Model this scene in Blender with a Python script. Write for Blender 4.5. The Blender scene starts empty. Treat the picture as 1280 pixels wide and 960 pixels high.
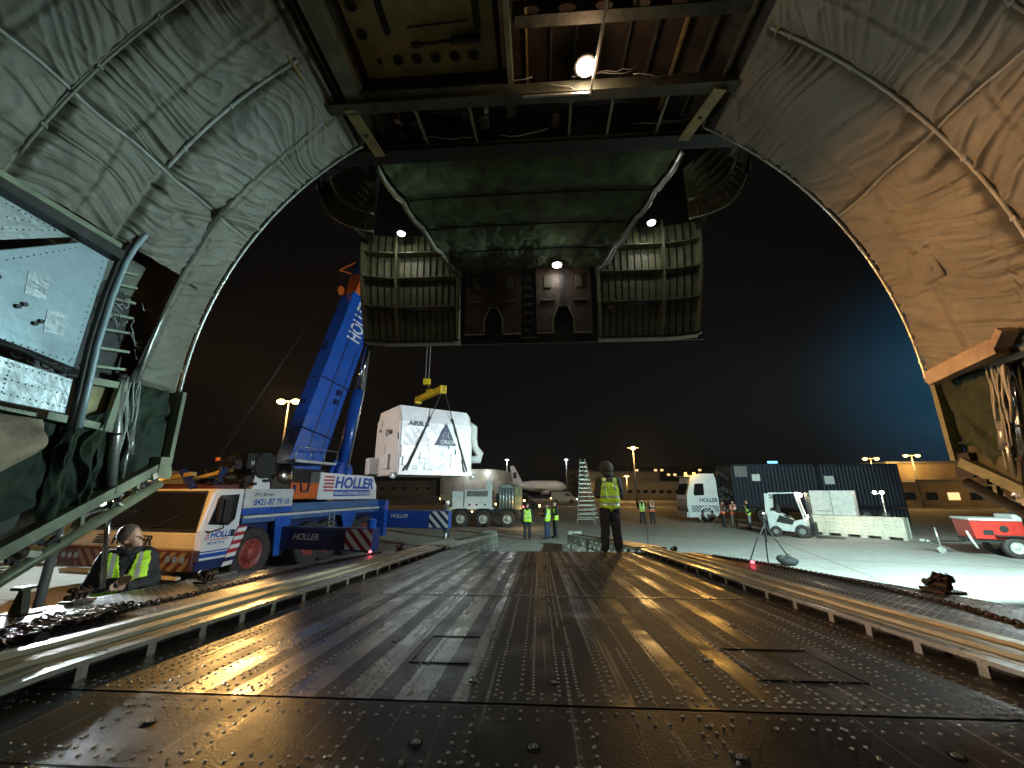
import bpy, bmesh, math, random
import numpy as np
from mathutils import Vector, Matrix
random.seed(7); rng = np.random.default_rng(7)
S = bpy.context.scene; COL = S.collection
R = math.radians; PI = math.pi

# ---------------------------------------------------------------- camera
cd = bpy.data.cameras.new('camera'); cam = bpy.data.objects.new('camera', cd); COL.objects.link(cam)
cd.sensor_width = 36; cd.lens = 36*500/1280; cd.clip_start = .05; cd.clip_end = 4000
cam.location = (0, 0, 2.4); cam.rotation_euler = (R(90+14.789), 0, R(3.651)); S.camera = cam

# ---------------------------------------------------------------- world: night sky, with floodlight bloom put into its colour as a blue glow
W = bpy.data.worlds.new('World'); S.world = W; W.use_nodes = True
nt = W.node_tree; N = nt.nodes; N.clear()
out = N.new('ShaderNodeOutputWorld'); add = N.new('ShaderNodeAddShader')
b1 = N.new('ShaderNodeBackground'); b2 = N.new('ShaderNodeBackground')
sky = N.new('ShaderNodeTexSky'); sky.sky_type = 'NISHITA'; sky.sun_disc = False
sky.sun_elevation = R(-4.5); sky.sun_rotation = R(48)
nt.links.new(sky.outputs[0], b1.inputs[0]); b1.inputs[1].default_value = .004
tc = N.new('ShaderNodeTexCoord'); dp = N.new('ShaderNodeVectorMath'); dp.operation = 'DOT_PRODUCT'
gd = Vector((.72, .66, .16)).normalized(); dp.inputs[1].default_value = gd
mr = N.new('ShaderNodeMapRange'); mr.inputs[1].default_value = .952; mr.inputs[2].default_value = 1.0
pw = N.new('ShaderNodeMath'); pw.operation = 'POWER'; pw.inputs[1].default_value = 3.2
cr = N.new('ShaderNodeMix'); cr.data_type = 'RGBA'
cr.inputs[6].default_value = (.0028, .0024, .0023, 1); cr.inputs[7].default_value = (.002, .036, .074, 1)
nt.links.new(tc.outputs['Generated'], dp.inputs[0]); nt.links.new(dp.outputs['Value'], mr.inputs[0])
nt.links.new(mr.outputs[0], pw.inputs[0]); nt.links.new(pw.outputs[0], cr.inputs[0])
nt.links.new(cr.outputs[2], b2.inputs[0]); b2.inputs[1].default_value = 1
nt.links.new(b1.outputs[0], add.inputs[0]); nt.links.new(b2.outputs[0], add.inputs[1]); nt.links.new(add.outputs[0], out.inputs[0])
S.view_settings.view_transform = 'Standard'; S.view_settings.look = 'None'; S.view_settings.exposure = 0; S.view_settings.gamma = 1
S.cycles.use_denoising = True; S.cycles.max_bounces = 5; S.cycles.diffuse_bounces = 2; S.cycles.glossy_bounces = 3
S.cycles.sample_clamp_indirect = 4; S.cycles.use_light_tree = True

def light(kind, loc, energy, col, target=None, spot=60, blend=.5, size=.1, sx=None, sy=None):
    l = bpy.data.lights.new('lamp_light', kind); l.energy = energy; l.color = col
    if kind == 'SPOT': l.spot_size = R(spot); l.spot_blend = blend; l.shadow_soft_size = size
    elif kind == 'POINT': l.shadow_soft_size = size
    elif kind == 'AREA':
        l.shape = 'RECTANGLE'; l.size = sx or size; l.size_y = sy or size
    o = bpy.data.objects.new('lamp_light', l); COL.objects.link(o); o.location = loc
    if target is not None:
        o.rotation_euler = (Vector(target)-Vector(loc)).to_track_quat('-Z', 'Y').to_euler()
    return o
CY = (.68, 1, .94); WH = (.9, .97, 1); SO = (1, .55, .16); WM = (1, .74, .5)
# white-cyan work light tower standing right of the nose (hidden by the right fuselage wall), orange flood left
TR = (11.2, 8.6, 5.6); TL = (-8.2, 6.0, 4.7); TN = (-6.2, 5.1, 2.3); TM = (7.3, 6.8, 3.4); TB = (-13.6, 14.0, 5.0)  # TB: added unseen flood, brightens the load's end and the left ground
L_main = light('SPOT', TR, 22000, CY, (9, 21, 0), 100, .3, .18)
L_left = light('SPOT', (TR[0], TR[1]-.1, TR[2]-.3), 1900, (.6, .95, 1), (-4.2, 3.7, 3.5), 30, 1, .1)
L_man = light('SPOT', (TR[0], TR[1]-.1, TR[2]-.2), 8500, (.9, 1, .95), (-4.4, 4.3, 1.65), 9, .9, .1)  # added narrow beam to brighten the left man's face
L_glintl = light('SPOT', (-29.6, 44.6, 12.5), 11000, (1, .55, .16), (-1.5, 3, 1.6), 9, .8, .45)
L_glintr = light('SPOT', (11.7, 32.2, 4.1), 1050, (1, .5, .1), (1.4, 5, 1.5), 12, .8, .12)
L_glintc = light('SPOT', (13.8, 59.5, 8.2), 2600, (1, .58, .2), (0.8, 5, 1.5), 7, .8, .4)
L_left2 = light('SPOT', (TM[0]-.1, TM[1]+.1, TM[2]-.2), 2900, (.62, .95, 1), (-3.5, 3.6, 4.4), 29, 1, .06)
L_crane = light('SPOT', (TR[0]-.1, TR[1]-.1, TR[2]-.1), 7000, (.78, .94, 1), (-8.3, 14.5, 6.0), 60, .7, .2)
L_load = light('SPOT', (TR[0]-.3, TR[1], TR[2]), 10500, (.86, .98, 1), (-5.5, 20.5, 4.8), 26, .8, .15)
L_loadw = light('SPOT', TB, 2600, (1, .9, .84), (-8.0, 20.5, 4.8), 44, .8, .15)
L_sodc = light('SPOT', TL, 1500, (1, .46, .1), (-11.6, 10.6, 1.2), 74, .5, .2)
L_boom = light('SPOT', (TL[0], TL[1]+.1, TL[2]+.1), 800, (.85, .93, 1), (-8.7, 14.5, 7.6), 44, .7, .15)  # added white spot that brings up the left face of the boom
L_earl = light('SPOT', (TM[0], TM[1], TM[2]+.2), 1700, (.9, 1, .9), (-2.9, 5.2, 6.9), 13, .8, .08)  # added spot to brighten the left visor ear
L_earr = light('SPOT', (TN[0], TN[1], TN[2]+.2), 1500, (1, .95, .8), (2.8, 5.2, 6.9), 13, .8, .08)  # added spot to brighten the right visor ear
L_sodw = light('SPOT', TL, 15000, (1, .43, .11), (4.0, 3.0, 3.2), 25, .8, .1)
L_sodd = light('SPOT', TL, 350, (1, .5, .12), (2, 7, 1), 70, .8, .12)
L_right = light('SPOT', (TN[0]-.05, TN[1]+.1, TN[2]+.1), 420, (.72, .92, .85), (3.0, 3.4, 5.2), 27, .9, .06)
L_gl = light('SPOT', (TB[0]-.3, TB[1]-.3, TB[2]), 2600, (.85, 1, .96), (-15.5, 10.8, 0), 96, .5, .15)
L_near = light('SPOT', TN, 3000, (.86, .98, 1), (-3.4, 2.6, 1.5), 100, .7, .08)
L_nearr = light('SPOT', TM, 950, (.8, 1, .97), (4.6, 4.0, 1.2), 95, .7, .08)
L_hold = light('SPOT', (.56, 3.3, 6.45), 700, (1, .86, .68), (1.0, 9.0, 2.2), 42, .9, .09)  # added spot at the ceiling lamp, brightens the ramp man's back

# ---------------------------------------------------------------- materials
def mat(name, col, rough=.5, metal=0, noise=0, nscale=8, bump=0, bscale=60, emit=None, estr=0, spec=None, dirt=None, aniso=None, coat=0, rvar=0):
    m = bpy.data.materials.new(name); m.use_nodes = True; n = m.node_tree.nodes; L = m.node_tree.links
    p = n['Principled BSDF']; p.inputs['Base Color'].default_value = (*col, 1); p.inputs['Roughness'].default_value = rough
    p.inputs['Metallic'].default_value = metal
    if spec is not None: p.inputs['Specular IOR Level'].default_value = spec
    if coat: p.inputs['Coat Weight'].default_value = coat; p.inputs['Coat Roughness'].default_value = .1
    if emit: p.inputs['Emission Color'].default_value = (*emit, 1); p.inputs['Emission Strength'].default_value = estr
    t = n.new('ShaderNodeTexCoord')
    if noise:
        nz = n.new('ShaderNodeTexNoise'); nz.inputs['Scale'].default_value = nscale; nz.inputs['Detail'].default_value = 8; nz.inputs['Roughness'].default_value = .65
        if aniso:
            mp = n.new('ShaderNodeMapping'); mp.inputs['Scale'].default_value = aniso; L.new(t.outputs['Object'], mp.inputs[0]); L.new(mp.outputs[0], nz.inputs['Vector'])
        else: L.new(t.outputs['Object'], nz.inputs['Vector'])
        r = n.new('ShaderNodeValToRGB'); d = dirt or tuple(c*(1-noise) for c in col)
        r.color_ramp.elements[0].color = (*d, 1); r.color_ramp.elements[0].position = .34
        r.color_ramp.elements[1].color = (*[min(1, c*(1+noise*.3)) for c in col], 1); r.color_ramp.elements[1].position = .62
        L.new(nz.outputs[0], r.inputs[0]); L.new(r.outputs[0], p.inputs['Base Color'])
        if rvar:
            q = n.new('ShaderNodeMapRange'); q.inputs[1].default_value = .35; q.inputs[2].default_value = .65
            q.inputs[3].default_value = min(1, rough+rvar); q.inputs[4].default_value = max(.05, rough-rvar); L.new(nz.outputs[0], q.inputs[0]); L.new(q.outputs[0], p.inputs['Roughness'])
    if bump:
        nb = n.new('ShaderNodeTexNoise'); nb.inputs['Scale'].default_value = bscale; nb.inputs['Detail'].default_value = 6; L.new(t.outputs['Object'], nb.inputs['Vector'])
        b = n.new('ShaderNodeBump'); b.inputs['Strength'].default_value = bump; b.inputs['Distance'].default_value = .02
        L.new(nb.outputs[0], b.inputs['Height']); L.new(b.outputs[0], p.inputs['Normal'])
    return m
M = dict(
 lining=mat('quilted_fabric', (.185, .175, .135), .6, 0, .3, 1.6, .22, 30),
 liner_seam=mat('seam_tape', (.34, .35, .31), .7, 0, .3, 9),
 greencloth=mat('green_cloth', (.028, .045, .026), .85, 0, .5, 3, .6, 12),
 quilt=mat('visor_quilt', (.085, .13, .06), .85, 0, .55, 3, .6, 9),
 beige=mat('beige_cloth', (.42, .34, .24), .85, 0, .35, 3, .4, 20, dirt=(.27, .2, .13)),
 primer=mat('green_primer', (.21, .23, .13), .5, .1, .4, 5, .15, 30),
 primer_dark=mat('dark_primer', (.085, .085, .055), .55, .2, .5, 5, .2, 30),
 rib_green=mat('rib_green', (.23, .26, .17), .42, .2, .45, 4, .1, 30),
 yellow_primer=mat('yellow_primer', (.34, .27, .1), .5, .1, .4, 6, .15, 30),
 darkmetal=mat('dark_metal', (.035, .034, .03), .5, .4, .4, 8),
 black=mat('black_rubber', (.012, .012, .012), .7, 0, .3, 12, .2, 60),
 skin=mat('roof_sheet', (.075, .054, .036), .5, .3, .5, 4, .2, 18),
 panelblue=mat('grey_blue_panel', (.34, .44, .48), .42, .25, .25, 2.4, .12, 14, rvar=.12),
 panel2=mat('worn_alloy', (.42, .47, .48), .38, .6, .4, 5, .2, 20, rvar=.12),
 alloy=mat('alloy', (.55, .57, .52), .33, .75, .4, 6, .1, 30, rvar=.1),
 rail=mat('rail_alloy', (.46, .45, .34), .5, .6, .45, 5, .1, 30, aniso=(6, .6, 6), rvar=.14),
 chrome=mat('chrome', (.7, .7, .7), .12, 1),
 cable=mat('cable', (.35, .36, .33), .5, .2),
 chain=mat('chain_steel', (.035, .03, .027), .42, .7, .5, 20, dirt=(.06, .025, .012)),
 rust=mat('rusty_steel', (.06, .045, .035), .6, .5, .5, 20, dirt=(.11, .045, .02)),
 blue=mat('crane_blue', (.012, .085, .42), .3, 0, .25, 2, coat=.3, rvar=.08),
 blue_dark=mat('deep_blue', (.008, .022, .11), .4, 0, .3, 2),
 bluegrey=mat('blue_grey', (.05, .13, .3), .4, 0, .3, 2),
 white=mat('white_paint', (.72, .74, .76), .35, 0, .12, 2, coat=.2),
 white2=mat('dull_white', (.55, .56, .55), .5, 0, .25, 5),
 wrap=mat('white_wrap', (.8, .81, .82), .35, 0, .08, 3, .7, 5.5),
 wrapside=mat('white_panel', (.82, .8, .79), .5, 0, .06, 3, .1, 12),
 navy=mat('navy_print', (.012, .03, .08), .5), red=mat('red_paint', (.5, .03, .02), .4, 0, .2, 6),
 redplain=mat('sign_red', (.42, .02, .03), .45), whiteplain=mat('sign_white', (.75, .76, .74), .45),
 orange=mat('orange_paint', (.62, .12, .02), .45, 0, .3, 5), oxide=mat('oxide_red', (.075, .02, .02), .5, 0, .4, 8),
 yellow=mat('yellow_paint', (.75, .55, .02), .4, 0, .2, 5),
 glass=mat('dark_glass', (.012, .013, .014), .06, 0, coat=.5), grey=mat('grey_paint', (.2, .2, .2), .5, 0, .3, 4),
 bright=mat('bright_steel', (.5, .45, .38), .2, 1, .2, 5),
 tyre=mat('tyre_rubber', (.022, .02, .02), .75, 0, .5, 10, .4, 40, dirt=(.05, .035, .03)),
 rim=mat('red_rim', (.3, .05, .035), .5, 0, .4, 10), rimw=mat('pale_rim', (.45, .44, .4), .5, 0, .4, 10),
 container=mat('container_blue', (.006, .009, .024), .62, 0, .3, 2), cratew=mat('crate_white', (.62, .6, .5), .6, 0, .3, 7, .1, 30),
 asphalt=mat('dark_asphalt', (.05, .048, .045), .8), building=mat('building_wall', (.3, .27, .22), .8, 0, .3, .4),
 build2=mat('building_tan', (.4, .33, .22), .8, 0, .3, .4), build3=mat('building_pale', (.42, .42, .38), .8, 0, .3, .4),
 vest=mat('hi_vis', (.5, .85, .03), .6, 0, .2, 25, .5, 22, emit=(.5, .85, .03), estr=0), reflect=mat('reflective_tape', (.5, .52, .5), .35, .3),
 vest_or=mat('hi_vis_orange', (.85, .14, .05), .6, 0, .2, 25), jacket=mat('black_jacket', (.012, .013, .016), .8, 0, .4, 12, .6, 25),
 jacket2=mat('dark_olive_jacket', (.045, .048, .043), .8, 0, .4, 12, .6, 25), trousers=mat('dark_work_trousers', (.02, .022, .028), .8, 0, .4, 10, .7, 18),
 jeans=mat('blue_jeans', (.02, .035, .09), .8, 0, .4, 10, .5, 18), khaki=mat('khaki_trousers', (.2, .17, .13), .8, 0, .3, 10),
 skin_p=mat('skin', (.5, .29, .21), .5, 0, .1, 20), hair=mat('dark_hair', (.03, .022, .016), .6, 0, .4, 60, .8, 120), hair2=mat('greyish_hair', (.12, .09, .065), .6, 0, .4, 60, .8, 120),
 helmet=mat('white_helmet', (.75, .76, .75), .3), hood=mat('fur_hood', (.1, .095, .09), .95, 0, .6, 18, 1, 60),
)
def emis(name, col, s): return mat(name, (0, 0, 0), .5, emit=col, estr=s)
M['e_warm'] = emis('lamp_warm', (1, .8, .58), 60); M['e_white'] = emis('lamp_white', (1, .95, .9), 40)
M['e_sod'] = emis('lamp_sodium', (1, .55, .14), 30); M['e_amber'] = emis('lamp_amber', (1, .42, .04), 14); M['e_red'] = emis('lamp_red', (1, .08, .1), 8)
M['e_win'] = emis('lit_window', (1, .6, .25), 1.6); M['e_cyan'] = emis('blue_lamp', (.15, .6, 1), 3); M['e_cold'] = emis('lamp_cold', (.85, .95, 1), 12)

# ---------------------------------------------------------------- helpers
def tag(o, label=None, cat=None, group=None, kind=None):
    for k, v in (('label', label), ('category', cat), ('group', group), ('kind', kind)):
        if v: o[k] = v
    return o
def thing(name, label, cat, loc=(0, 0, 0), rz=0, group=None):
    o = bpy.data.objects.new(name, None); COL.objects.link(o); o.location = loc; o.rotation_euler = (0, 0, rz); o.empty_display_size = .2
    return tag(o, label, cat, group)
def V3(*a): return Vector(a)
class MB:
    def __init__(s): s.v = []; s.f = []; s.m = []; s.sm = []
    def add(s, vs, fs, mi=0, smooth=False):
        k = len(s.v); s.v += [tuple(v) for v in vs]
        for f in fs: s.f.append(tuple(i+k for i in f)); s.m.append(mi); s.sm.append(smooth)
        return s
    def box(s, c, d, mi=0, rot=None, mtx=None):
        x, y, z = (q/2 for q in d)
        vs = [Vector((a*x, b*y, e*z)) for e in (-1, 1) for a, b in ((-1, -1), (1, -1), (1, 1), (-1, 1))]
        if rot is not None:
            from mathutils import Euler
            e = Euler(rot).to_matrix(); vs = [e @ v for v in vs]
        if mtx is not None: vs = [mtx @ v for v in vs]
        c = Vector(c); return s.add([v+c for v in vs], [(3, 2, 1, 0), (4, 5, 6, 7), (0, 1, 5, 4), (1, 2, 6, 5), (2, 3, 7, 6), (3, 0, 4, 7)], mi)
    def bx(s, x0, x1, y0, y1, z0, z1, mi=0): return s.box(((x0+x1)/2, (y0+y1)/2, (z0+z1)/2), (x1-x0, y1-y0, z1-z0), mi)
    def bar(s, p, q, w, h, mi=0, up=(0, 0, 1)):
        p, q = Vector(p), Vector(q); d = (q-p).normalized(); u = Vector(up)
        sd = d.cross(u)
        if sd.length < 1e-4: sd = d.cross(Vector((1, 0, 0)))
        sd.normalize(); u = sd.cross(d)
        vs = [c+sd*a*w/2+u*b*h/2 for c in (p, q) for a, b in ((-1, -1), (1, -1), (1, 1), (-1, 1))]
        return s.add(vs, [(3, 2, 1, 0), (4, 5, 6, 7), (0, 1, 5, 4), (1, 2, 6, 5), (2, 3, 7, 6), (3, 0, 4, 7)], mi)
    def tube(s, pts, r, n=8, mi=0, caps=True, radii=None):
        pts = [Vector(p) for p in pts]; vs = []; fs = []
        t0 = (pts[1]-pts[0]).normalized(); a = t0.orthogonal().normalized()
        for i, p in enumerate(pts):
            t = ((pts[min(i+1, len(pts)-1)]-pts[max(i-1, 0)])).normalized()
            a = (a-t*a.dot(t)).normalized(); b = t.cross(a); rr = radii[i] if radii else r
            vs += [p+(a*math.cos(2*PI*k/n)+b*math.sin(2*PI*k/n))*rr for k in range(n)]
        for i in range(len(pts)-1):
            for k in range(n): fs.append((i*n+k, i*n+(k+1) % n, (i+1)*n+(k+1) % n, (i+1)*n+k))
        s.add(vs, fs, mi, True)
        if caps:
            K = len(s.v)-len(vs)
            s.f.append(tuple(K+k for k in reversed(range(n)))); s.m.append(mi); s.sm.append(False)
            s.f.append(tuple(K+(len(pts)-1)*n+k for k in range(n))); s.m.append(mi); s.sm.append(False)
        return s
    def cyl(s, p, q, r, r2=None, n=16, mi=0, caps=True): return s.tube([p, q], r, n, mi, caps, [r, r if r2 is None else r2])
    def sph(s, c, r, n=12, mi=0, sc=(1, 1, 1), m=8):
        c = Vector(c); vs = []; fs = []
        for i in range(m+1):
            th = PI*i/m
            for k in range(n): ph = 2*PI*k/n; vs.append(c+Vector((r*sc[0]*math.sin(th)*math.cos(ph), r*sc[1]*math.sin(th)*math.sin(ph), r*sc[2]*math.cos(th))))
        for i in range(m):
            for k in range(n): fs.append((i*n+k, (i+1)*n+k, (i+1)*n+(k+1) % n, i*n+(k+1) % n))
        return s.add(vs, fs, mi, True)
    def lathe(s, c, ax, prof, n=24, mi=0):
        c = Vector(c); ax = Vector(ax).normalized(); a = ax.orthogonal().normalized(); b = ax.cross(a); vs = []; fs = []
        for (r, h) in prof: vs += [c+ax*h+(a*math.cos(2*PI*k/n)+b*math.sin(2*PI*k/n))*r for k in range(n)]
        for i in range(len(prof)-1):
            for k in range(n): fs.append((i*n+k, i*n+(k+1) % n, (i+1)*n+(k+1) % n, (i+1)*n+k))
        return s.add(vs, fs, mi, True)
    def prism(s, poly, o, ex, ey, dep, mi=0):
        """2D poly in plane (o, ex, ey), thickness dep along ex x ey"""
        o, ex, ey = Vector(o), Vector(ex), Vector(ey); nn = ex.cross(ey).normalized()*dep; n = len(poly)
        a = [o+ex*x+ey*y for x, y in poly]; vs = a+[p+nn for p in a]
        return s.add(vs, [tuple(reversed(range(n))), tuple(range(n, 2*n))]+[(i, (i+1) % n, n+(i+1) % n, n+i) for i in range(n)], mi)
    def quad(s, a, b, c, d, mi=0): return s.add([a, b, c, d], [(0, 1, 2, 3)], mi)
    def grid(s, fn, nu, nv, mi=0, mfn=None):
        vs = [fn(i/nu, j/nv) for i in range(nu+1) for j in range(nv+1)]; k = len(s.v); s.v += [tuple(v) for v in vs]
        for i in range(nu):
            for j in range(nv):
                a = i*(nv+1)+j; s.f.append((k+a, k+a+nv+1, k+a+nv+2, k+a+1)); s.m.append(mfn(i/nu, j/nv) if mfn else mi); s.sm.append(True)
        return s
    def build(s, name, mats, parent=None, bevel=0, solid=0):
        me = bpy.data.meshes.new(name); me.from_pydata(s.v, [], s.f)
        if not isinstance(mats, (list, tuple)): mats = [mats]
        for m in mats: me.materials.append(M[m] if isinstance(m, str) else m)
        me.polygons.foreach_set('material_index', s.m); me.polygons.foreach_set('use_smooth', s.sm); me.update()
        o = bpy.data.objects.new(name, me); COL.objects.link(o)
        if parent: o.parent = parent
        if solid: d = o.modifiers.new('s', 'SOLIDIFY'); d.thickness = solid
        if bevel: d = o.modifiers.new('b', 'BEVEL'); d.width = bevel; d.segments = 2; d.limit_method = 'ANGLE'; d.angle_limit = R(50)
        return o
def copy_tree(o, parent=None):
    c = o.copy(); COL.objects.link(c); c.parent = parent
    for ch in list(o.children): copy_tree(ch, c)
    return c
def text(s, name, o, ex, ey, h, m, parent=None, ext=.004, shear=0, sx=1, align='LEFT', bold=0):
    """lettering as a mesh: baseline at o, along ex, up ey, cap height about h"""
    c = bpy.data.curves.new(name, 'FONT'); c.body = s; c.size = h/.7; c.extrude = ext/2; c.shear = shear; c.offset = bold; c.align_x = align; c.resolution_u = 3
    t = bpy.data.objects.new(name, c); COL.objects.link(t); bpy.context.view_layer.update()
    me = bpy.data.meshes.new_from_object(t.evaluated_get(bpy.context.evaluated_depsgraph_get())); bpy.data.objects.remove(t)
    ex, ey = Vector(ex).normalized(), Vector(ey).normalized(); ey = (ey-ex*ey.dot(ex)).normalized(); ez = ex.cross(ey)
    mt = Matrix(((ex.x*sx, ey.x, ez.x, o[0]), (ex.y*sx, ey.y, ez.y, o[1]), (ex.z*sx, ey.z, ez.z, o[2]), (0, 0, 0, 1)))
    me.transform(mt); me.materials.clear(); me.materials.append(M[m] if isinstance(m, str) else m)
    q = bpy.data.objects.new(name, me); COL.objects.link(q)
    if parent: q.parent = parent
    return q
def vnoise(x, y, seed=0):
    """smooth 2-D value noise (numpy)"""
    g = np.random.default_rng(seed).random((128, 128)); xi = np.floor(x).astype(int); yi = np.floor(y).astype(int)
    fx = x-xi; fy = y-yi; fx = fx*fx*(3-2*fx); fy = fy*fy*(3-2*fy); a = lambda i, j: g[(xi+i) % 128, (yi+j) % 128]
    return (a(0, 0)*(1-fx)+a(1, 0)*fx)*(1-fy)+(a(0, 1)*(1-fx)+a(1, 1)*fx)*fy
def ridged(x, y, seed): return 1-np.abs(2*vnoise(x, y, seed)-1)
def gridmesh(P, name, mats, parent=None, mi=None):
    """P: array (nu, nv, 3) -> one smooth mesh"""
    nu, nv, _ = P.shape; idx = np.arange(nu*nv).reshape(nu, nv)
    F = np.stack([idx[:-1, :-1], idx[1:, :-1], idx[1:, 1:], idx[:-1, 1:]], -1).reshape(-1, 4)
    me = bpy.data.meshes.new(name); me.from_pydata(P.reshape(-1, 3).tolist(), [], F.tolist())
    for m in (mats if isinstance(mats, (list, tuple)) else [mats]): me.materials.append(M[m])
    if mi is not None: me.polygons.foreach_set('material_index', mi.reshape(-1).astype(np.int32))
    me.polygons.foreach_set('use_smooth', np.ones(len(F), bool)); me.update()
    o = bpy.data.objects.new(name, me); COL.objects.link(o)
    if parent: o.parent = parent
    return o
# ================================================================ GROUND
def ground_mat():
    m = bpy.data.materials.new('apron_concrete'); m.use_nodes = True; n = m.node_tree.nodes; L = m.node_tree.links; p = n['Principled BSDF']
    t = n.new('ShaderNodeTexCoord'); sx = n.new('ShaderNodeSeparateXYZ'); mp = n.new('ShaderNodeMapping'); mp.inputs['Rotation'].default_value = (0, 0, R(14))
    L.new(t.outputs['Object'], mp.inputs[0]); L.new(mp.outputs[0], sx.inputs[0])
    def joint(sock, per):
        a = n.new('ShaderNodeMath'); a.operation = 'PINGPONG'; a.inputs[1].default_value = per/2; L.new(sock, a.inputs[0])
        b = n.new('ShaderNodeMath'); b.operation = 'LESS_THAN'; b.inputs[1].default_value = .035; L.new(a.outputs[0], b.inputs[0]); return b.outputs[0]
    mx = n.new('ShaderNodeMath'); mx.operation = 'MAXIMUM'; L.new(joint(sx.outputs[0], 6), mx.inputs[0]); L.new(joint(sx.outputs[1], 6), mx.inputs[1])
    def nz(sc, det=8, vec=None):
        q = n.new('ShaderNodeTexNoise'); q.inputs['Scale'].default_value = sc; q.inputs['Detail'].default_value = det; L.new(vec or t.outputs['Object'], q.inputs['Vector']); return q.outputs[0]
    r = n.new('ShaderNodeValToRGB'); e = r.color_ramp.elements; e[0].position = .3; e[0].color = (.17, .165, .155, 1); e[1].position = .7; e[1].color = (.31, .305, .29, 1)
    a1 = n.new('ShaderNodeMix'); a1.data_type = 'FLOAT'; a1.inputs[0].default_value = .5; L.new(nz(.25), a1.inputs[2]); L.new(nz(3.5, 10), a1.inputs[3]); L.new(a1.outputs[0], r.inputs[0])
    mm = n.new('ShaderNodeMix'); mm.data_type = 'RGBA'; L.new(mx.outputs[0], mm.inputs[0]); L.new(r.outputs[0], mm.inputs[6]); mm.inputs[7].default_value = (.1, .095, .09, 1)
    L.new(mm.outputs[2], p.inputs['Base Color']); p.inputs['Roughness'].default_value = .75
    b = n.new('ShaderNodeBump'); b.inputs['Strength'].default_value = .35; b.inputs['Distance'].default_value = .02; L.new(nz(30), b.inputs['Height']); L.new(b.outputs[0], p.inputs['Normal'])
    return m
M['ground'] = ground_mat()
g = MB(); g.quad((-1200, -100, 0), (1200, -100, 0), (1200, 1500, 0), (-1200, 1500, 0)); o = g.build('ground', 'ground'); tag(o, 'pale concrete airport apron under the aircraft and vehicles', 'ground', kind='structure')
g = MB(); g.bx(-600, 600, 60, 61.2, .004, .008); g.bx(-600, 600, 95, 96, .004, .008)
o = g.build('apron_marking', 'whiteplain'); tag(o, 'pale painted lines crossing the dark far apron', 'marking', kind='structure')
g = MB(); g.bx(-1190, 1190, 200, 1490, -.1, .06); o = g.build('grass', mat('night_grass', (.05, .05, .025), .95, 0, .5, .1)); tag(o, 'dark grass and taxiway strip far beyond the apron', 'grass', kind='structure')

# ================================================================ AIRCRAFT
AC = thing('cargo_aircraft', 'open nose of a large cargo aircraft, lined with quilted fabric, visor raised', 'aircraft')
CX, CZ, RR = -.05, 3.4, 3.85
def cyl_pt(th, Y, r=RR): return (CX+r*math.sin(th), Y, CZ+r*math.cos(th))
def make_lining(side, th0, th1fn, seed):
    # th measured from the crown; th1 depends on Y (where the lining stops)
    nth, ny = 620, 360; Ys = np.linspace(-2.2, 3.97, ny); T = np.linspace(0, 1, nth)
    Yg, Tg = np.meshgrid(Ys, T, indexing='xy'); th1 = np.vectorize(th1fn)(Ys)[None, :]; TH = th0+(th1-th0)*Tg
    arc = TH*RR
    hoops = [3.97, 2.85, 2.1, 1.3, .4, -.6, -1.6]; seams = [35, 61, 90, 104]
    dY = np.min([np.abs(Yg-h) for h in hoops], 0); dS = np.min([np.abs(TH-R(s))*RR for s in seams], 0)
    puff = .10*(1-np.exp(-dY/.16))*(1-np.exp(-dS/.22))
    # wrinkles: run mostly fore-aft (short across the hoop direction), fanning by warping
    w = vnoise(arc*1.1+7, Yg*1.3, seed)*1.6+vnoise(arc*3+2, Yg*2.2, seed+9)*.35
    bay = np.floor(TH/R(26))*1.7+np.searchsorted(-np.array(hoops), -Yg)*2.3
    slant = (np.sin(bay*5.1+seed)*.9)*side*0+np.sin(bay*3.7+seed)*.75
    a = arc*8.5+slant*Yg*5+w*3.2+bay*3
    r1 = ridged(a, Yg*1.25+w, seed+1)**2.2; r2 = ridged(a*2.3+3, Yg*2.6+w*2, seed+2)**2; r3 = ridged(arc*20+w*5, Yg*9+w*4, seed+3)
    amp = .35+.9*vnoise(arc*.9, Yg*.9, seed+4)
    near = np.exp(-dY/.30)+.35
    disp = puff+amp*(r1*.036*near+r2*.028*near+r3*.007+.018*ridged(arc*3.1+Yg*4.4, Yg*3.3-arc*2.7+w, seed+7)**2)*np.clip(dY/.05, 0, 1)*np.clip(dS/.04, 0, 1)
    mid = np.min([np.abs(Yg-h) for h in (3.5, 2.47, 1.7, .85)], 0); disp -= .018*np.exp(-(mid/.018)**2)
    disp += .008*np.exp(-((mid-.04)/.012)**2)
    r = RR-disp
    P = np.stack([CX+side*r*np.sin(TH), Yg, CZ+r*np.cos(TH)], -1)
    return gridmesh(P, 'wall_lining', 'lining', AC)
def thl(Y):
    z = 3.4 if Y > 3.44 else 4.55
    return PI/2+(-1 if z > CZ else 1)*math.asin(min(1, abs(z-CZ)/RR))
oL = make_lining(-1, R(34), thl, 11)
oR = make_lining(1, R(35), lambda Y: PI/2-.0+(0.0 if Y > 3 else .02), 31)
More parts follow.
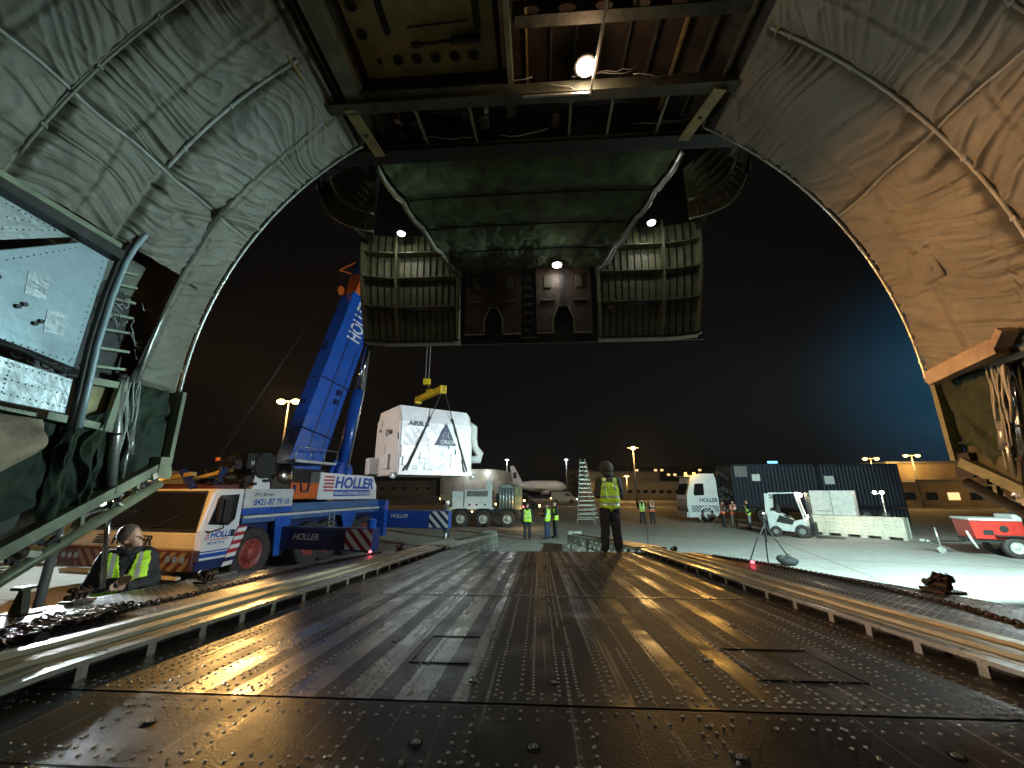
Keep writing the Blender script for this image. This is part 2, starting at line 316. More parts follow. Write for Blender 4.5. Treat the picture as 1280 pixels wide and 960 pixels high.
# pipes on hoops, seams tapes, opening edge trim
def arc_pts(side, Y, a0, a1, r, n=30): return [cyl_pt(side*R(a0+(a1-a0)*i/n), Y, r) for i in range(n+1)]
for side, Y, a0, a1, rad, m in ((-1, 2.85, 36, 60.5, .017, 'liner_seam'), (1, 2.85, 36, 88, .015, 'liner_seam'), (-1, 2.1, 36, 70, .011, 'lining'), (1, 2.1, 36, 80, .012, 'lining')):
    b = MB(); b.tube(arc_pts(side, Y, a0, a1, RR-.035), rad, 8)
    for q in range(int(a0)+3, int(a1), 9):
        p = Vector(cyl_pt(side*R(q), Y, RR-.035)); b.box(p, (.03, .04, .03), 0)
    b.build('hoop_pipe', m, AC)
for side, a1 in ((-1, 90), (1, 90)):
    b = MB()
    pts = arc_pts(side, 3.985, 33, a1, RR-.03, 50); b.tube(pts, .016, 6)
    for q in np.arange(35, a1, 1.1):
        p = cyl_pt(side*R(q+.4*random.random()), 3.99, RR-.02-.02*random.random()); b.sph(p, .013, 6, 0, m=4)
    b.build('edge_trim', 'alloy', AC)
    for a in (61,):
        b = MB(); r = RR-.012
        b.tube([cyl_pt(side*R(a+.15*math.sin(Y*9)), Y, r) for Y in np.linspace(-2, 3.95, 50)], .014, 6); b.build('seam_cord', 'liner_seam', AC)
# a slit flap in each lining
for side, a, Y in ((-1, 75.5, 3.55), (1, 75, 3.5)):
    p = [Vector(cyl_pt(side*R(a+da), Y+dy, RR-.108)) for da, dy in ((-2.4, -.12), (-2.4, .12), (2.4, .12), (2.4, -.12))]
    b = MB(); b.grid(lambda u, v: p[0].lerp(p[1], v).lerp(p[3].lerp(p[2], v), u), 6, 6); o = b.build('flap', 'lining', AC, solid=.008)
    b = MB(); b.tube([p[0], p[1]], .012, 6); b.build('flap_edge', 'black' if side < 0 else 'primer_dark', AC)

# outer skin of the fuselage (keeps outside lamps out) and the cavity backing
b = MB(); nth = 60
def rskin(u, v): th = -R(104)+R(208)*u; return cyl_pt(th, -2.5+6.42*v, RR+.16)
b.grid(rskin, nth, 8); b.build('fuselage_skin', 'primer_dark', AC)
b = MB(); b.grid(lambda u, v: (-4.4+8.7*u, -2.5, .2+7.5*v), 2, 2); b.build('rear_bulkhead', 'primer_dark', AC)
def sill_z(Y): return 2.66+.61*(Y-3.96)
for s in (-1, 1):
    b = MB(); X = s*4.02
    b.prism([(-2.5, 4.2), (3.98, 4.2), (3.98, sill_z(3.98)), (2.15, 1.57), (-2.5, 1.57)], (X, 0, 0), (0, 1, 0), (0, 0, 1), .03*1); b.build('side_skin', 'darkmetal', AC)
# green cloth hanging behind the lower bays
def cloth(name, m, fn, parent, seed, nu=90, nv=60, amp=.05):
    U, Vv = np.meshgrid(np.linspace(0, 1, nu), np.linspace(0, 1, nv), indexing='ij')
    P = np.array([[fn(u, v) for v in np.linspace(0, 1, nv)] for u in np.linspace(0, 1, nu)], float)
    d = (ridged(U*5+vnoise(U*3, Vv*3, seed)*3, Vv*3.3+vnoise(U*4, Vv*4, seed+3)*2, seed+1)+.15*ridged(U*11+Vv*4, Vv*6, seed+2))*amp
    P[..., 0] += d*(1 if P[0, 0, 0] < 0 else -1)
    return gridmesh(P, name, m, parent)
cloth('green_curtain', 'greencloth', lambda u, v: (-3.98, 2.2+.85*u, 1.75+.55*u+(1.2-.55*u)*v), AC, 5, amp=.06)
cloth('green_curtain', 'greencloth', lambda u, v: (-3.93+.05*math.sin(u*9), 3.02+.3*u, 2.05+.2*u+(.85)*v), AC, 15, amp=.07)
cloth('green_curtain', 'greencloth', lambda u, v: (-3.97, 3.35+.62*u, 2.35+.33*u+(1.07-.33*u)*v), AC, 25, amp=.08)
cloth('green_curtain', 'greencloth', lambda u, v: (3.93, 2.5+.75*u, 1.9+.4*u+(1.75-.4*u)*v), AC, 35, amp=.09)
cloth('green_curtain', 'greencloth', lambda u, v: (3.97, 3.2+.77*u, 2.3+.4*u+(1.14-.4*u)*v), AC, 45, amp=.10)
# frame round the openings: posts, sills, beams
def side_frame(s):
    X = s*3.86; c = 'rib_green' if s < 0 else 'primer'
    b = MB()
    b.bar((X, 3.99, 3.42), (X, 3.99, 2.66), .10, .045, up=(0, 1, 0)); b.build('door_post', c, AC)
    b = MB(); b.prism([(-.06, -.05), (.09, -.05), (.09, .02), (.04, .16), (-.06, .16)], (X-.03, 3.92, 2.56), (0, 1, 0), (0, 0, 1), .1); b.build('corner_bracket', 'rib_green' if s < 0 else 'darkmetal', AC)
    b = MB(); b.bar((X, 3.93, sill_z(3.93)), (X, 2.2, sill_z(2.2)), .12, .085); b.build('sill_beam', c, AC)
    b = MB(); b.tube([(X-s*.02, 3.95, 2.46), (X-s*.02, 2.1, 1.28)], .045, 10); b.build('sill_pipe', 'rib_green' if s < 0 else 'darkmetal', AC)
    # mechanism between sill beam and pipe: small blocks, brackets and hooks
    b = MB(); rr = random.Random(5+s)
    for i in range(70):
        Y = rr.uniform(2.2, 3.9); z = sill_z(Y)-rr.uniform(.05, .17)
        if rr.random() < .5: b.box((X+rr.uniform(-.05, .05), Y, z), (rr.uniform(.02, .07), rr.uniform(.02, .09), rr.uniform(.015, .06)), rr.choice((0, 0, 1)), rot=(rr.uniform(-.6, .9), 0, 0))
        else:
            p = Vector((X+rr.uniform(-.05, .05), Y, z)); b.tube([p, p+V3(0, rr.uniform(-.09, .09), rr.uniform(-.05, .05)), p+V3(.02, rr.uniform(-.12, .12), rr.uniform(-.05, .06))], .007, 6, rr.choice((0, 1)))
    b.build('latch_mechanism', ['darkmetal', 'alloy'], AC)
    for Y in (3.3, 3.72):
        b = MB(); b.bar((X, Y, sill_z(Y)), (X, Y+.03, sill_z(Y)-.22), .05, .03, up=(0, 1, 0)); b.build('sill_hanger', c, AC)
    # hydraulic strut from the side down to the ramp edge
    b = MB(); top = (X+s*.0, 3.34, 3.42); bot = (X-s*.02, 3.62, 1.56); T = Vector(top); B_ = Vector(bot)
    b.cyl(top, T.lerp(B_, .55), .038, n=18); b.build('strut_cylinder', 'alloy' if s < 0 else 'chrome', AC)
    b = MB(); b.cyl(T.lerp(B_, .55), bot, .021, n=14); b.build('strut_rod', 'chrome', AC)
    b = MB(); b.cyl(T.lerp(B_, .53), T.lerp(B_, .57), .05, n=16); b.build('strut_collar', 'darkmetal', AC); b = MB(); b.cyl(T+V3(0, 0, .02), T-V3(0, 0, .03), .05, n=16); b.build('strut_collar', 'darkmetal', AC); b = MB(); b.cyl(T.lerp(B_, .28), T.lerp(B_, .29), .044, n=16); b.build('strut_collar', 'darkmetal', AC)
    # cables and hoses
    rr = random.Random(17+s)
    for i in range(13):
        p = T+V3(-s*.02, rr.uniform(.03, .2), 0); q0, q1, q2 = rr.uniform(0, 6), rr.uniform(.005, .02), rr.randint(9, 20); pts = [p+V3(q1*math.sin(q0+k*.5), q1*1.4*math.cos(q0+k*.4)+k*.004, -k*.045) for k in range(q2)]
        b = MB(); b.tube(pts, rr.uniform(.004, .009), 6); b.build('cable', 'cable', AC)
    b = MB(); b.cyl((X, 3.55, 2.95), (X, 3.6, 2.72), .03); b.cyl((X, 3.56, 2.9), (X, 3.58, 2.5), .016); b.build('small_actuator', 'alloy', AC)
side_frame(-1); side_frame(1)
b = MB(); b.bar((3.74, 3.9, 3.42), (3.66, 3.22, 3.5), .10, .13); b.bar((3.66, 3.22, 3.5), (3.64, 3.12, 3.6), .11, .06); b.build('tan_beam', 'beige', AC)
b = MB(); b.tube([(3.8, 3.35, 3.6), (3.8, 3.36, 3.46), (3.84, 3.4, 3.40)], .02, 8); b.build('strut_hook', 'darkmetal', AC)
# left: cut-away bay with ribs and wiring, equipment panels
X = -3.86
b = MB(); b.bx(-4.0, -3.97, 2.95, 3.5, 2.85, 4.6); b.build('bay_backing', 'darkmetal', AC)
def wallpt(Y, z, off=0): return (-(math.sqrt(max(0, RR**2-(z-CZ)**2))-.05)-off*0+off, Y, z)
pipe = [(-3.5, 3.27, 5.24), (-3.58, 3.06, 4.84), (-3.61, 2.97, 4.55), (-3.62, 2.93, 4.35), (-3.62, 2.9, 4.0), (-3.62, 2.89, 3.56), (-3.62, 2.91, 3.16), (-3.62, 2.92, 2.87)]
b = MB(); b.tube(pipe, .024, 12); b.build('door_rail', 'panelblue', AC)
b = MB(); b.tube([Vector(p)+V3(-.03, -.035, 0) for p in pipe[2:]], .022, 8); b.build('rail_seal', 'darkmetal', AC)
b = MB(); b.tube([wallpt(3.47, 4.5, .02), wallpt(3.46, 4.2, .02), wallpt(3.45, 3.8, .02), wallpt(3.42, 3.38, .02)], .016, 8); b.build('lining_edge_tube', 'alloy', AC)
for i, z in enumerate((3.45, 3.62, 3.8, 3.95, 4.1, 4.25, 4.38)):
    b = MB(); b.bar((-3.92, 3.1, z), (-3.9, 3.4-.02*i, z+.05), .05, .022); b.build('bay_rib', 'rib_green', AC)
rr = random.Random(3)
for i in range(12):
    p = V3(-3.86, rr.uniform(3.12, 3.38), rr.uniform(3.4, 4.3)); pts = [p]
    for k in range(5): pts.append(pts[-1]+V3(rr.uniform(-.01, .01), rr.uniform(-.07, .07), rr.uniform(-.09, .06)))
    b = MB(); b.tube(pts, .005, 6); b.build('cable', 'cable', AC)
for z, y1 in ((3.33, 3.36), (2.93, 3.37)):
    b = MB(); b.bar((-3.86, 2.1 if z < 3 else 3.06, z-.02 if z > 3 else 3.02), (-3.86, y1, z), .05, .06); b.build('shelf_beam', 'rib_green', AC)
b = MB(); b.bar((-3.85, 3.36, 3.36), (-3.85, 3.32, 2.9), .05, .06, up=(0, 1, 0)); b.build('bay_post', 'rib_green', AC)
b = MB(); b.bx(-3.95, -3.93, 3.08, 3.33, 2.95, 3.32); b.build('bay_panel', 'yellow_primer', AC)
# upper beam edge over the equipment panel
b = MB(); b.bar((-3.60, 1.9, 4.47), (-3.60, 2.84, 4.45), .03, .045); b.build('panel_top_rail', 'rib_green', AC)
b = MB(); b.bar((-3.64, 1.9, 4.43), (-3.64, 2.88, 4.38), .1, .09); b.build('panel_top_seal', 'darkmetal', AC)
def panel(name, pts, x, m, rows):
    bb = MB(); bb.prism(pts, (x, 0, 0), (0, 1, 0), (0, 0, 1), .04); o = bb.build(name, m, AC, bevel=.006)
    rv = MB()
    for (y0, z0, y1, z1, n) in rows:
        for k in range(n): rv.sph((x+.04, y0+(y1-y0)*k/(n-1), z0+(z1-z0)*k/(n-1)), .006, 6, m=4, sc=(.5, 1, 1))
    rv.build('panel_rivets', 'darkmetal', o); return o
o = panel('equipment_panel', [(1.6, 3.42), (2.82, 3.34), (2.85, 4.33), (2.62, 4.345), (1.6, 3.5)], -3.72, 'panelblue', [(2.2, 3.42, 2.78, 3.38, 14), (2.79, 3.4, 2.81, 4.28, 16), (2.25, 3.95, 2.6, 4.28, 12)])
b = MB()
for y, z in ((2.2, 3.78), (2.38, 3.66), (2.5, 3.58), (2.14, 3.55)):
    b.cyl((-3.675, y, z), (-3.66, y, z), .016, n=10); b.cyl((-3.675, y+.03, z+.03), (-3.66, y+.03, z+.03), .016, n=10)
b.build('panel_latch', 'darkmetal', o)
for y, z in ((2.45, 3.86), (2.62, 3.64)):
    b = MB(); b.box((-3.678, y, z), (.003, .13, .17), rot=(.1, 0, 0)); b.build('patch_label', 'panel2', o)
b = MB(); b.cyl((-3.676, 2.08, 3.65), (-3.674, 2.08, 3.65), .06, n=24); b.build('round_placard', 'yellow_primer', o)
panel('upper_panel', [(1.6, 3.62), (2.56, 4.35), (1.6, 4.4)], -3.73, 'panel2', [(1.95, 4.0, 2.45, 4.33, 16), (1.9, 4.34, 2.45, 4.34, 16), (1.95, 4.15, 2.3, 4.3, 10)])
panel('lower_panel', [(1.6, 3.03), (2.88, 2.97), (2.86, 3.25), (1.6, 3.36)], -3.72, 'panel2', [(2.2, 3.27, 2.84, 3.22, 18), (2.2, 3.06, 2.84, 3.02, 18), (2.2, 3.16, 2.8, 3.12, 16), (2.45, 3.05, 2.45, 3.26, 8)])
b = MB(); b.tube([(-3.64, 2.1, 3.38), (-3.62, 2.45, 3.35), (-3.62, 2.7, 3.28), (-3.66, 2.84, 3.3)], .018, 8); b.tube([(-3.66, 2.1, 3.42), (-3.65, 2.5, 3.37), (-3.66, 2.85, 3.32)], .01, 6); b.build('cable_bundle', 'black', AC)
rr = random.Random(9)
for i in range(5):
    b = MB(); c = V3(-3.66, 2.45+.09*i, 3.33-.012*i); b.tube([c+V3(0, .035*math.cos(t), .03*math.sin(t)) for t in np.linspace(0, 5.6, 12)], .006, 6); b.build('cable_loop', 'black', AC)
# beige cloth bag slung under the panels
def bag(u, v):
    y = 1.7+1.1*u; a = v*PI; return (-3.8+.30*math.sin(a)**.8*min(1, (1-u)*6+.15), y, 2.92-.55*v*(.35+.65*min(1, (1-u)*3.2+.0))-.02*math.sin(a))
cloth('slung_cover', 'beige', bag, AC, 55, 100, 60, .02)

# ceiling frames (chords across the crown), stringers, roof skin
b = MB(); b.grid(lambda u, v: cyl_pt(-R(40)+R(80)*u, -2.3+6.3*v, RR+.02), 40, 4); b.build('roof_sheet', 'skin', AC)
for k in range(-9, 10):
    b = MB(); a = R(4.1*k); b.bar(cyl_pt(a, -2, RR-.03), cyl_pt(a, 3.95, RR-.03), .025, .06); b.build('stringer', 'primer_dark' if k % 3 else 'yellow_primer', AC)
def xch(Y, z): return math.sqrt(RR**2-(z-CZ)**2)
def chord(Y, z, h, t, m, holes=0, lip='primer', x0=None):
    xw = 2.6; bb = MB(); xa = -xw if x0 is None else x0
    if not holes: bb.bx(xa, xw, Y-t/2, Y+t/2, z, z+h)
    else:
        n = holes; step = 2*xw/n; 
        for k in range(n):   # web with round lightening holes: 4 corner fans per cell
            cx = -xw+step*(k+.5)
            if cx < xa: continue
            cz = z+h/2; r = h*.27; q = 20
            ring = [(cx+r*1.2*math.cos(2*PI*i/q), cz+r*math.sin(2*PI*i/q)) for i in range(q)]
            def edge(ang):
                c, s_ = math.cos(ang), math.sin(ang); f_ = min(step/2/abs(c) if abs(c) > 1e-6 else 1e9, h/2/abs(s_) if abs(s_) > 1e-6 else 1e9); return (cx+c*f_, cz+s_*f_)
            oe = [edge(2*PI*i/q+1e-9) for i in range(q)]
            for yy in (Y-.006, Y+.006):
                bb.add([(x, yy, zz) for x, zz in ring+oe], [(i, (i+1) % q, q+(i+1) % q, q+i) for i in range(q)])
    o = bb.build('ceiling_frame', m, AC)
    l = MB(); l.bx(xa, xw, Y-t*.9, Y+t*.9, z-.014, z); l.build('frame_flange', lip, AC)
    top = MB(); top.grid(lambda u, v: (-xw+2*xw*u, Y, z+h+(math.sqrt((RR)**2-(-xw+2*xw*u-CX)**2)+CZ-z-h)*v), 20, 1)
    return o
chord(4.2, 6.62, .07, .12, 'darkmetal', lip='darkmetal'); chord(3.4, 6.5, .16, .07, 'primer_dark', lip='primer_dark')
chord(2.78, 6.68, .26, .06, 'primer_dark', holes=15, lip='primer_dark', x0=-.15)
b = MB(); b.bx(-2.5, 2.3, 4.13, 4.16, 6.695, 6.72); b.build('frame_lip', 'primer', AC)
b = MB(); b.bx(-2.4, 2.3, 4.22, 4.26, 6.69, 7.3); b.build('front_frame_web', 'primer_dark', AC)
for (x, y, z), (x2, y2, z2) in (((-2.03, 3.4, 6.52), (-1.98, 4.15, 6.62)), ((1.98, 3.4, 6.5), (1.86, 4.15, 6.62))):
    bb = MB(); bb.bar((x, y, z-.03), (x2, y2, z2-.03), .13, .02); o = bb.build('gusset_plate', 'yellow_primer', AC)
    bb = MB(); c = V3((x+x2)/2, (y+y2)/2, (z+z2)/2-.042); bb.cyl(c, c+V3(0, 0, .001), .03, n=16); bb.build('gusset_hole', 'black', o)
for x in (-1.35, -.72, .43, .9, 1.5):
    b = MB(); b.bar((x, 3.4, 6.6), (x+.02, 4.2, 6.68), .03, .03); b.build('longitudinal_strut', 'primer', AC)
b = MB(); b.bar((.7, 1.6, 6.47), (.62, 3.38, 6.47), .022, .022); b.bar((.62, 3.36, 6.47), (-.1, 3.36, 6.47), .022, .022); b.build('lamp_wire_conduit', 'alloy', AC)
# yellow hatch tray with lightening holes, its side beam and a small actuator
HT = MB(); HT.bx(-1.78, -.36, 1.6, 3.3, 6.78, 6.81); hatch = HT.build('ceiling_hatch', 'yellow_primer', AC)
hb = MB()
for k in range(6): hb = MB(); hb.cyl((-1.6+.2*k, 3.12, 6.779), (-1.6+.2*k, 3.12, 6.776), .03 if k == 0 else .055, n=20); hb.build('hatch_hole', 'black', hatch)
for k in range(5): hb = MB(); hb.cyl((-1.68, 2.86-.25*k, 6.779), (-1.68, 2.86-.25*k, 6.776), .055, n=20); hb.build('hatch_hole', 'black', hatch)
for x in (-1.42, -.52): h2 = MB(); h2.bx(x-.035, x+.035, 2.1, 2.85, 6.774, 6.777); h2.cyl((x, 2.85, 6.778), (x, 2.85, 6.775), .035, n=16); h2.build('hatch_slot', 'black', hatch)

hb = MB(); hb.cyl((-1.15, 2.95, 6.72), (-.8, 2.93, 6.72), .014); hb.cyl((-.8, 2.93, 6.72), (-.5, 2.93, 6.72), .038); hb.cyl((-1.2, 2.95, 6.72), (-1.1, 2.95, 6.72), .028); hb.cyl((-1.2, 2.8, 6.74), (-.6, 2.78, 6.74), .01); hb.build('hatch_actuator', 'darkmetal', hatch)
b = MB(); b.bx(-1.98, -1.88, 1.4, 3.36, 6.56, 6.9); b.bx(-2.04, -1.86, 1.4, 3.36, 6.54, 6.56); b.build('hatch_side_beam', 'rib_green', AC)
b = MB(); b.bx(-1.86, -.25, 3.31, 3.33, 6.6, 6.82, 1); b.bx(-1.9, -.25, 3.3, 3.36, 6.58, 6.60, 0); b.build('hatch_edge_beam', ['rib_green', 'darkmetal'], AC)
b = MB(); b.bx(-.25, -.2, 1.4, 3.38, 6.58, 6.9); b.build('hatch_centre_beam', 'rib_green', AC)
rr = random.Random(21)
for i in range(16):  # loose wiring along the frames
    y = rr.choice((3.33, 3.5, 3.95)); x = rr.uniform(-2, 1.6); pts = [V3(x, y, 6.55+rr.uniform(0, .15))]
    for k in range(6): pts.append(pts[-1]+V3(rr.uniform(.05, .14), rr.uniform(-.02, .02), rr.uniform(-.03, .03)))
    b = MB(); b.tube(pts, .005, 5); b.build('wire', 'cable', AC)
for i in range(22):
    x = rr.uniform(-1.9, .3); b = MB(); b.box((x, rr.uniform(3.5, 4.1), rr.uniform(6.72, 6.95)), (rr.uniform(.03, .12), rr.uniform(.05, .2), rr.uniform(.05, .14))); b.build('ceiling_fitting', rr.choice(['primer', 'skin', 'darkmetal', 'alloy']), AC)
def lamp(pos, r, m, energy, col, parent, nm='ceiling_lamp'):
    b = MB(); b.cyl(Vector(pos)+V3(0, 0, .05), Vector(pos)+V3(0, 0, .0), r*1.25, r*1.25, 20); o = b.build(nm, 'darkmetal', parent)
    b = MB(); b.sph(Vector(pos)-V3(0, 0, .005), r, 16, sc=(1, 1, .45)); b.build('bulb', m, o)
    light('POINT', Vector(pos)-V3(0, .12 if 'visor' not in nm else .75, .2), energy, col, size=r)
lamp((.56, 3.2, 6.62), .095, 'e_warm', 9, (1, .6, .38), AC)

# ================================================================ NOSE VISOR (raised)
NV = bpy.data.objects.new('nose_visor', None); COL.objects.link(NV); NV.parent = AC; NV.location = (0, 0, 0)
def quiltfn(u, v):   # u across, v fore
    x0 = -2.38+(.69)*v; x1 = 2.18-.83*v; x = x0+(x1-x0)*u; sag = -.12*math.sin(PI*((v*4) % 1))-.28*(2*u-1)**4*(.3)
    return (x, 5+3*v, 7.34-.18*v+sag*.6)
cloth2 = np.array([[quiltfn(u, v) for v in np.linspace(0, 1, 160)] for u in np.linspace(0, 1, 160)])
U, Vv = np.meshgrid(np.linspace(0, 1, 160), np.linspace(0, 1, 160), indexing='ij')
cloth2[..., 2] += .05*ridged(U*10+Vv*3, Vv*6+vnoise(U*5, Vv*5, 3)*2, 77)+.02*ridged(U*26, Vv*19, 78)
gridmesh(cloth2, 'quilted_panel', 'quilt', NV)
for k in range(1, 4):
    b = MB(); b.tube([Vector(quiltfn(u, k/4))+V3(0, 0, -.03) for u in np.linspace(0, 1, 20)], .018, 6); b.build('quilt_seam', 'black', NV)
for u in (0, 1):
    b = MB(); rr = random.Random(u); b.tube([Vector(quiltfn(u, v))+V3((.06 if u else -.06), 0, -.02+rr.uniform(-.02, .02)) for v in np.linspace(0, 1, 40)], .045, 8); b.build('quilt_border', 'panel2' if u else 'rib_green', NV)
b = MB(); b.bx(-4.0, 3.7, 8.5, 8.55, 5.6, 11.4); b.add([(-3.3, 4.3, 7.7), (3.1, 4.3, 7.7), (3.7, 8.5, 11.4), (-4.0, 8.5, 11.4)], [(0, 1, 2, 3)]); b.add([(-3.3, 5.1, 6.9), (-3.3, 4.3, 7.7), (-4.0, 8.5, 11.4), (-4.02, 8.5, 8.2)], [(0, 1, 2, 3)]); b.add([(3.1, 5.1, 6.9), (3.1, 4.3, 7.7), (3.7, 8.5, 11.4), (3.72, 8.5, 8.2)], [(3, 2, 1, 0)]); b.build('visor_roof', 'darkmetal', NV)
def petal(s):
    xi, xo = (-1.68, -4.06) if s < 0 else (1.35, 3.72)
    zt, zb = 8.35, 5.52
    xm = xi+(xo-xi)*.62
    def back(u, v):   # u from inner to outer edge
        x = xi+(xo-xi)*u*(.86+.14*v); z = zb+(zt-zb)*v
        return (x, 8.32-.7*max(0, u-.68)**1.3-.15*math.sin(v*PI), z)
    b = MB(); b.grid(back, 14, 10); p = b.build('side_door', 'primer', NV)
    for v in (0, .29, .54, .78):
        bb = MB()
        pts = [Vector(back(u, v)) for u in np.linspace(0, 1, 12)]
        for a, c in zip(pts, pts[1:]): bb.bar(a+V3(0, -.10, 0), c+V3(0, -.10, 0), .19, .02)
        bb.build('door_rib', 'primer', p)
    for u in (0.02, .66, .99):
        bb = MB(); pts = [Vector(back(u, v)) for v in np.linspace(0, 1, 8)]
        for a, c in zip(pts, pts[1:]): bb.bar(a+V3(0, -.12, 0), c+V3(0, -.12, 0), .035, .24, up=(0, 1, 0))
        bb.build('door_frame', 'primer', p)
    for k in range(1, 15):
        u = k/15; bb = MB(); pts = [Vector(back(u, v)) for v in np.linspace(0, 1, 8)]
        for a, c in zip(pts, pts[1:]): bb.bar(a+V3(0, -.02, 0), c+V3(0, -.02, 0), .05, .015, up=(1, 0, 0))
        bb.build('door_stringer', 'darkmetal', p)
    bb = MB(); bb.tube([Vector(back(.1, .22))+V3(0, -.3, 0), Vector(back(.55, .25))+V3(0, -.34, 0)], .018, 6); bb.build('door_actuator', 'darkmetal', p)
    bb = MB(); bb.tube([Vector(back(u, 0))+V3(0, -.28, -.01) for u in np.linspace(0, 1, 14)], .022, 6)
    rr = random.Random(8)
    for k in range(26): bb.box(Vector(back(k/26, 0))+V3(0, -.29, .01), (.05, .05, .035))
    bb.build('door_latch_edge', 'darkmetal', p)
petal(-1); petal(1)
# centre: two brown hanging plates with a notch at the foot of each, dark guide in the middle
def plate(x0, x1, zb, zt, n0, n1, hz):
    poly = [(x0, zt), (x0, zb), (n0, zb), (n0, zb+hz*.55), (n0+.12, zb+hz), (n1-.12, zb+hz), (n1, zb+hz*.55), (n1, zb), (x1, zb), (x1, zt)]
    b = MB(); b.prism(poly, (0, 8.1, 0), (1, 0, 0), (0, 0, 1), .05); o = b.build('nose_plate', M['skin'], NV)
    t = MB(); t.tube([(x, 8.04, z) for x, z in poly[1:-1]], .015, 6); t.build('plate_edge', 'primer', o)
    xm = (n0+n1)/2; t = MB(); t.bx(xm-.05, xm+.05, 8.02, 8.1, zb+hz, zt); t.build('plate_channel', 'darkmetal', o)
    for xx in (x0+.25, x1-.25):
        t = MB(); t.box((xx, 8.03, zt-.35), (.16, .03, .3)); t.box((xx, 8.02, zb+.75), (.3, .05, .06)); t.build('plate_fitting', 'primer_dark', o, bevel=.02)
plate(-1.55, -.32, 5.65, 7.2, -1.12, -.72, .62); plate(.02, 1.22, 5.65, 7.2, .38, .82, .62)
b = MB(); b.bx(-.32, .02, 8.15, 8.2, 5.6, 7.2)
for z in np.arange(5.7, 7.1, .2): b.bx(-.24, -.06, 8.06, 8.14, z, z+.06)
b.build('nose_guide', 'darkmetal', NV)
# curved ears where the visor flank meets the hinge
for s in (-1, 1):
    ax = -.1; 
    A = [V3(ax+s*3.34, 5.2, 7.1), V3(ax+s*2.76, 5.2, 7.56), V3(ax+s*2.42, 5.3, 7.2), V3(ax+s*2.36, 5.2, 6.22)]
    b = MB()
    def ear(u, v): return A[0].lerp(A[3], u).lerp(A[1].lerp(A[2], u), v)+V3(s*.16*math.sin(PI*u)*(1-v), 0, -.16*math.sin(PI*u)*(1-v))
    b.grid(ear, 12, 8); p = b.build('visor_flank', 'primer', NV)
    for v in (0, .3):
        t = MB(); t.tube([Vector(ear(u, v))+V3(0, -.03-.06*(v > 0), 0) for u in np.linspace(0, 1, 14)], .018, 8); t.build('flank_edge', 'rib_green' if v == 0 else 'primer', p)
    for k in range(1, 10):
        t = MB(); t.tube([Vector(ear(k/10, .02))+V3(0, -.02, 0), Vector(ear(k/10, .28))+V3(0, -.02, 0)], .008, 5); t.build('flank_stringer', 'primer_dark', p)
    for k in range(1, 6):
        t = MB(); t.tube([Vector(ear(.1, .3+.13*k))+V3(0, -.02, 0), Vector(ear(.8, .3+.13*k))+V3(0, -.02, 0)], .012, 5); t.build('flank_stringer', 'primer_dark', p)
    # outer curved shell from ear down to side door
    b = MB(); b.grid(lambda u, v: (ax+s*(3.25+.65*v), 5+3.1*v, 6.9-.0*v+(1.2*v if True else 0)+.9*u*(1-v)), 6, 8); b.build('visor_shell', 'primer_dark', NV)
for p, e in (((-3.0, 7.7, 8.0), 9), ((2.55, 7.7, 8.02), 9)): lamp(p, .085, 'e_white', e, (1, .93, .82), NV, 'visor_lamp')
lamp((.48, 7.75, 7.1), .1, 'e_white', 1.2, (1, .9, .78), NV, 'visor_lamp')
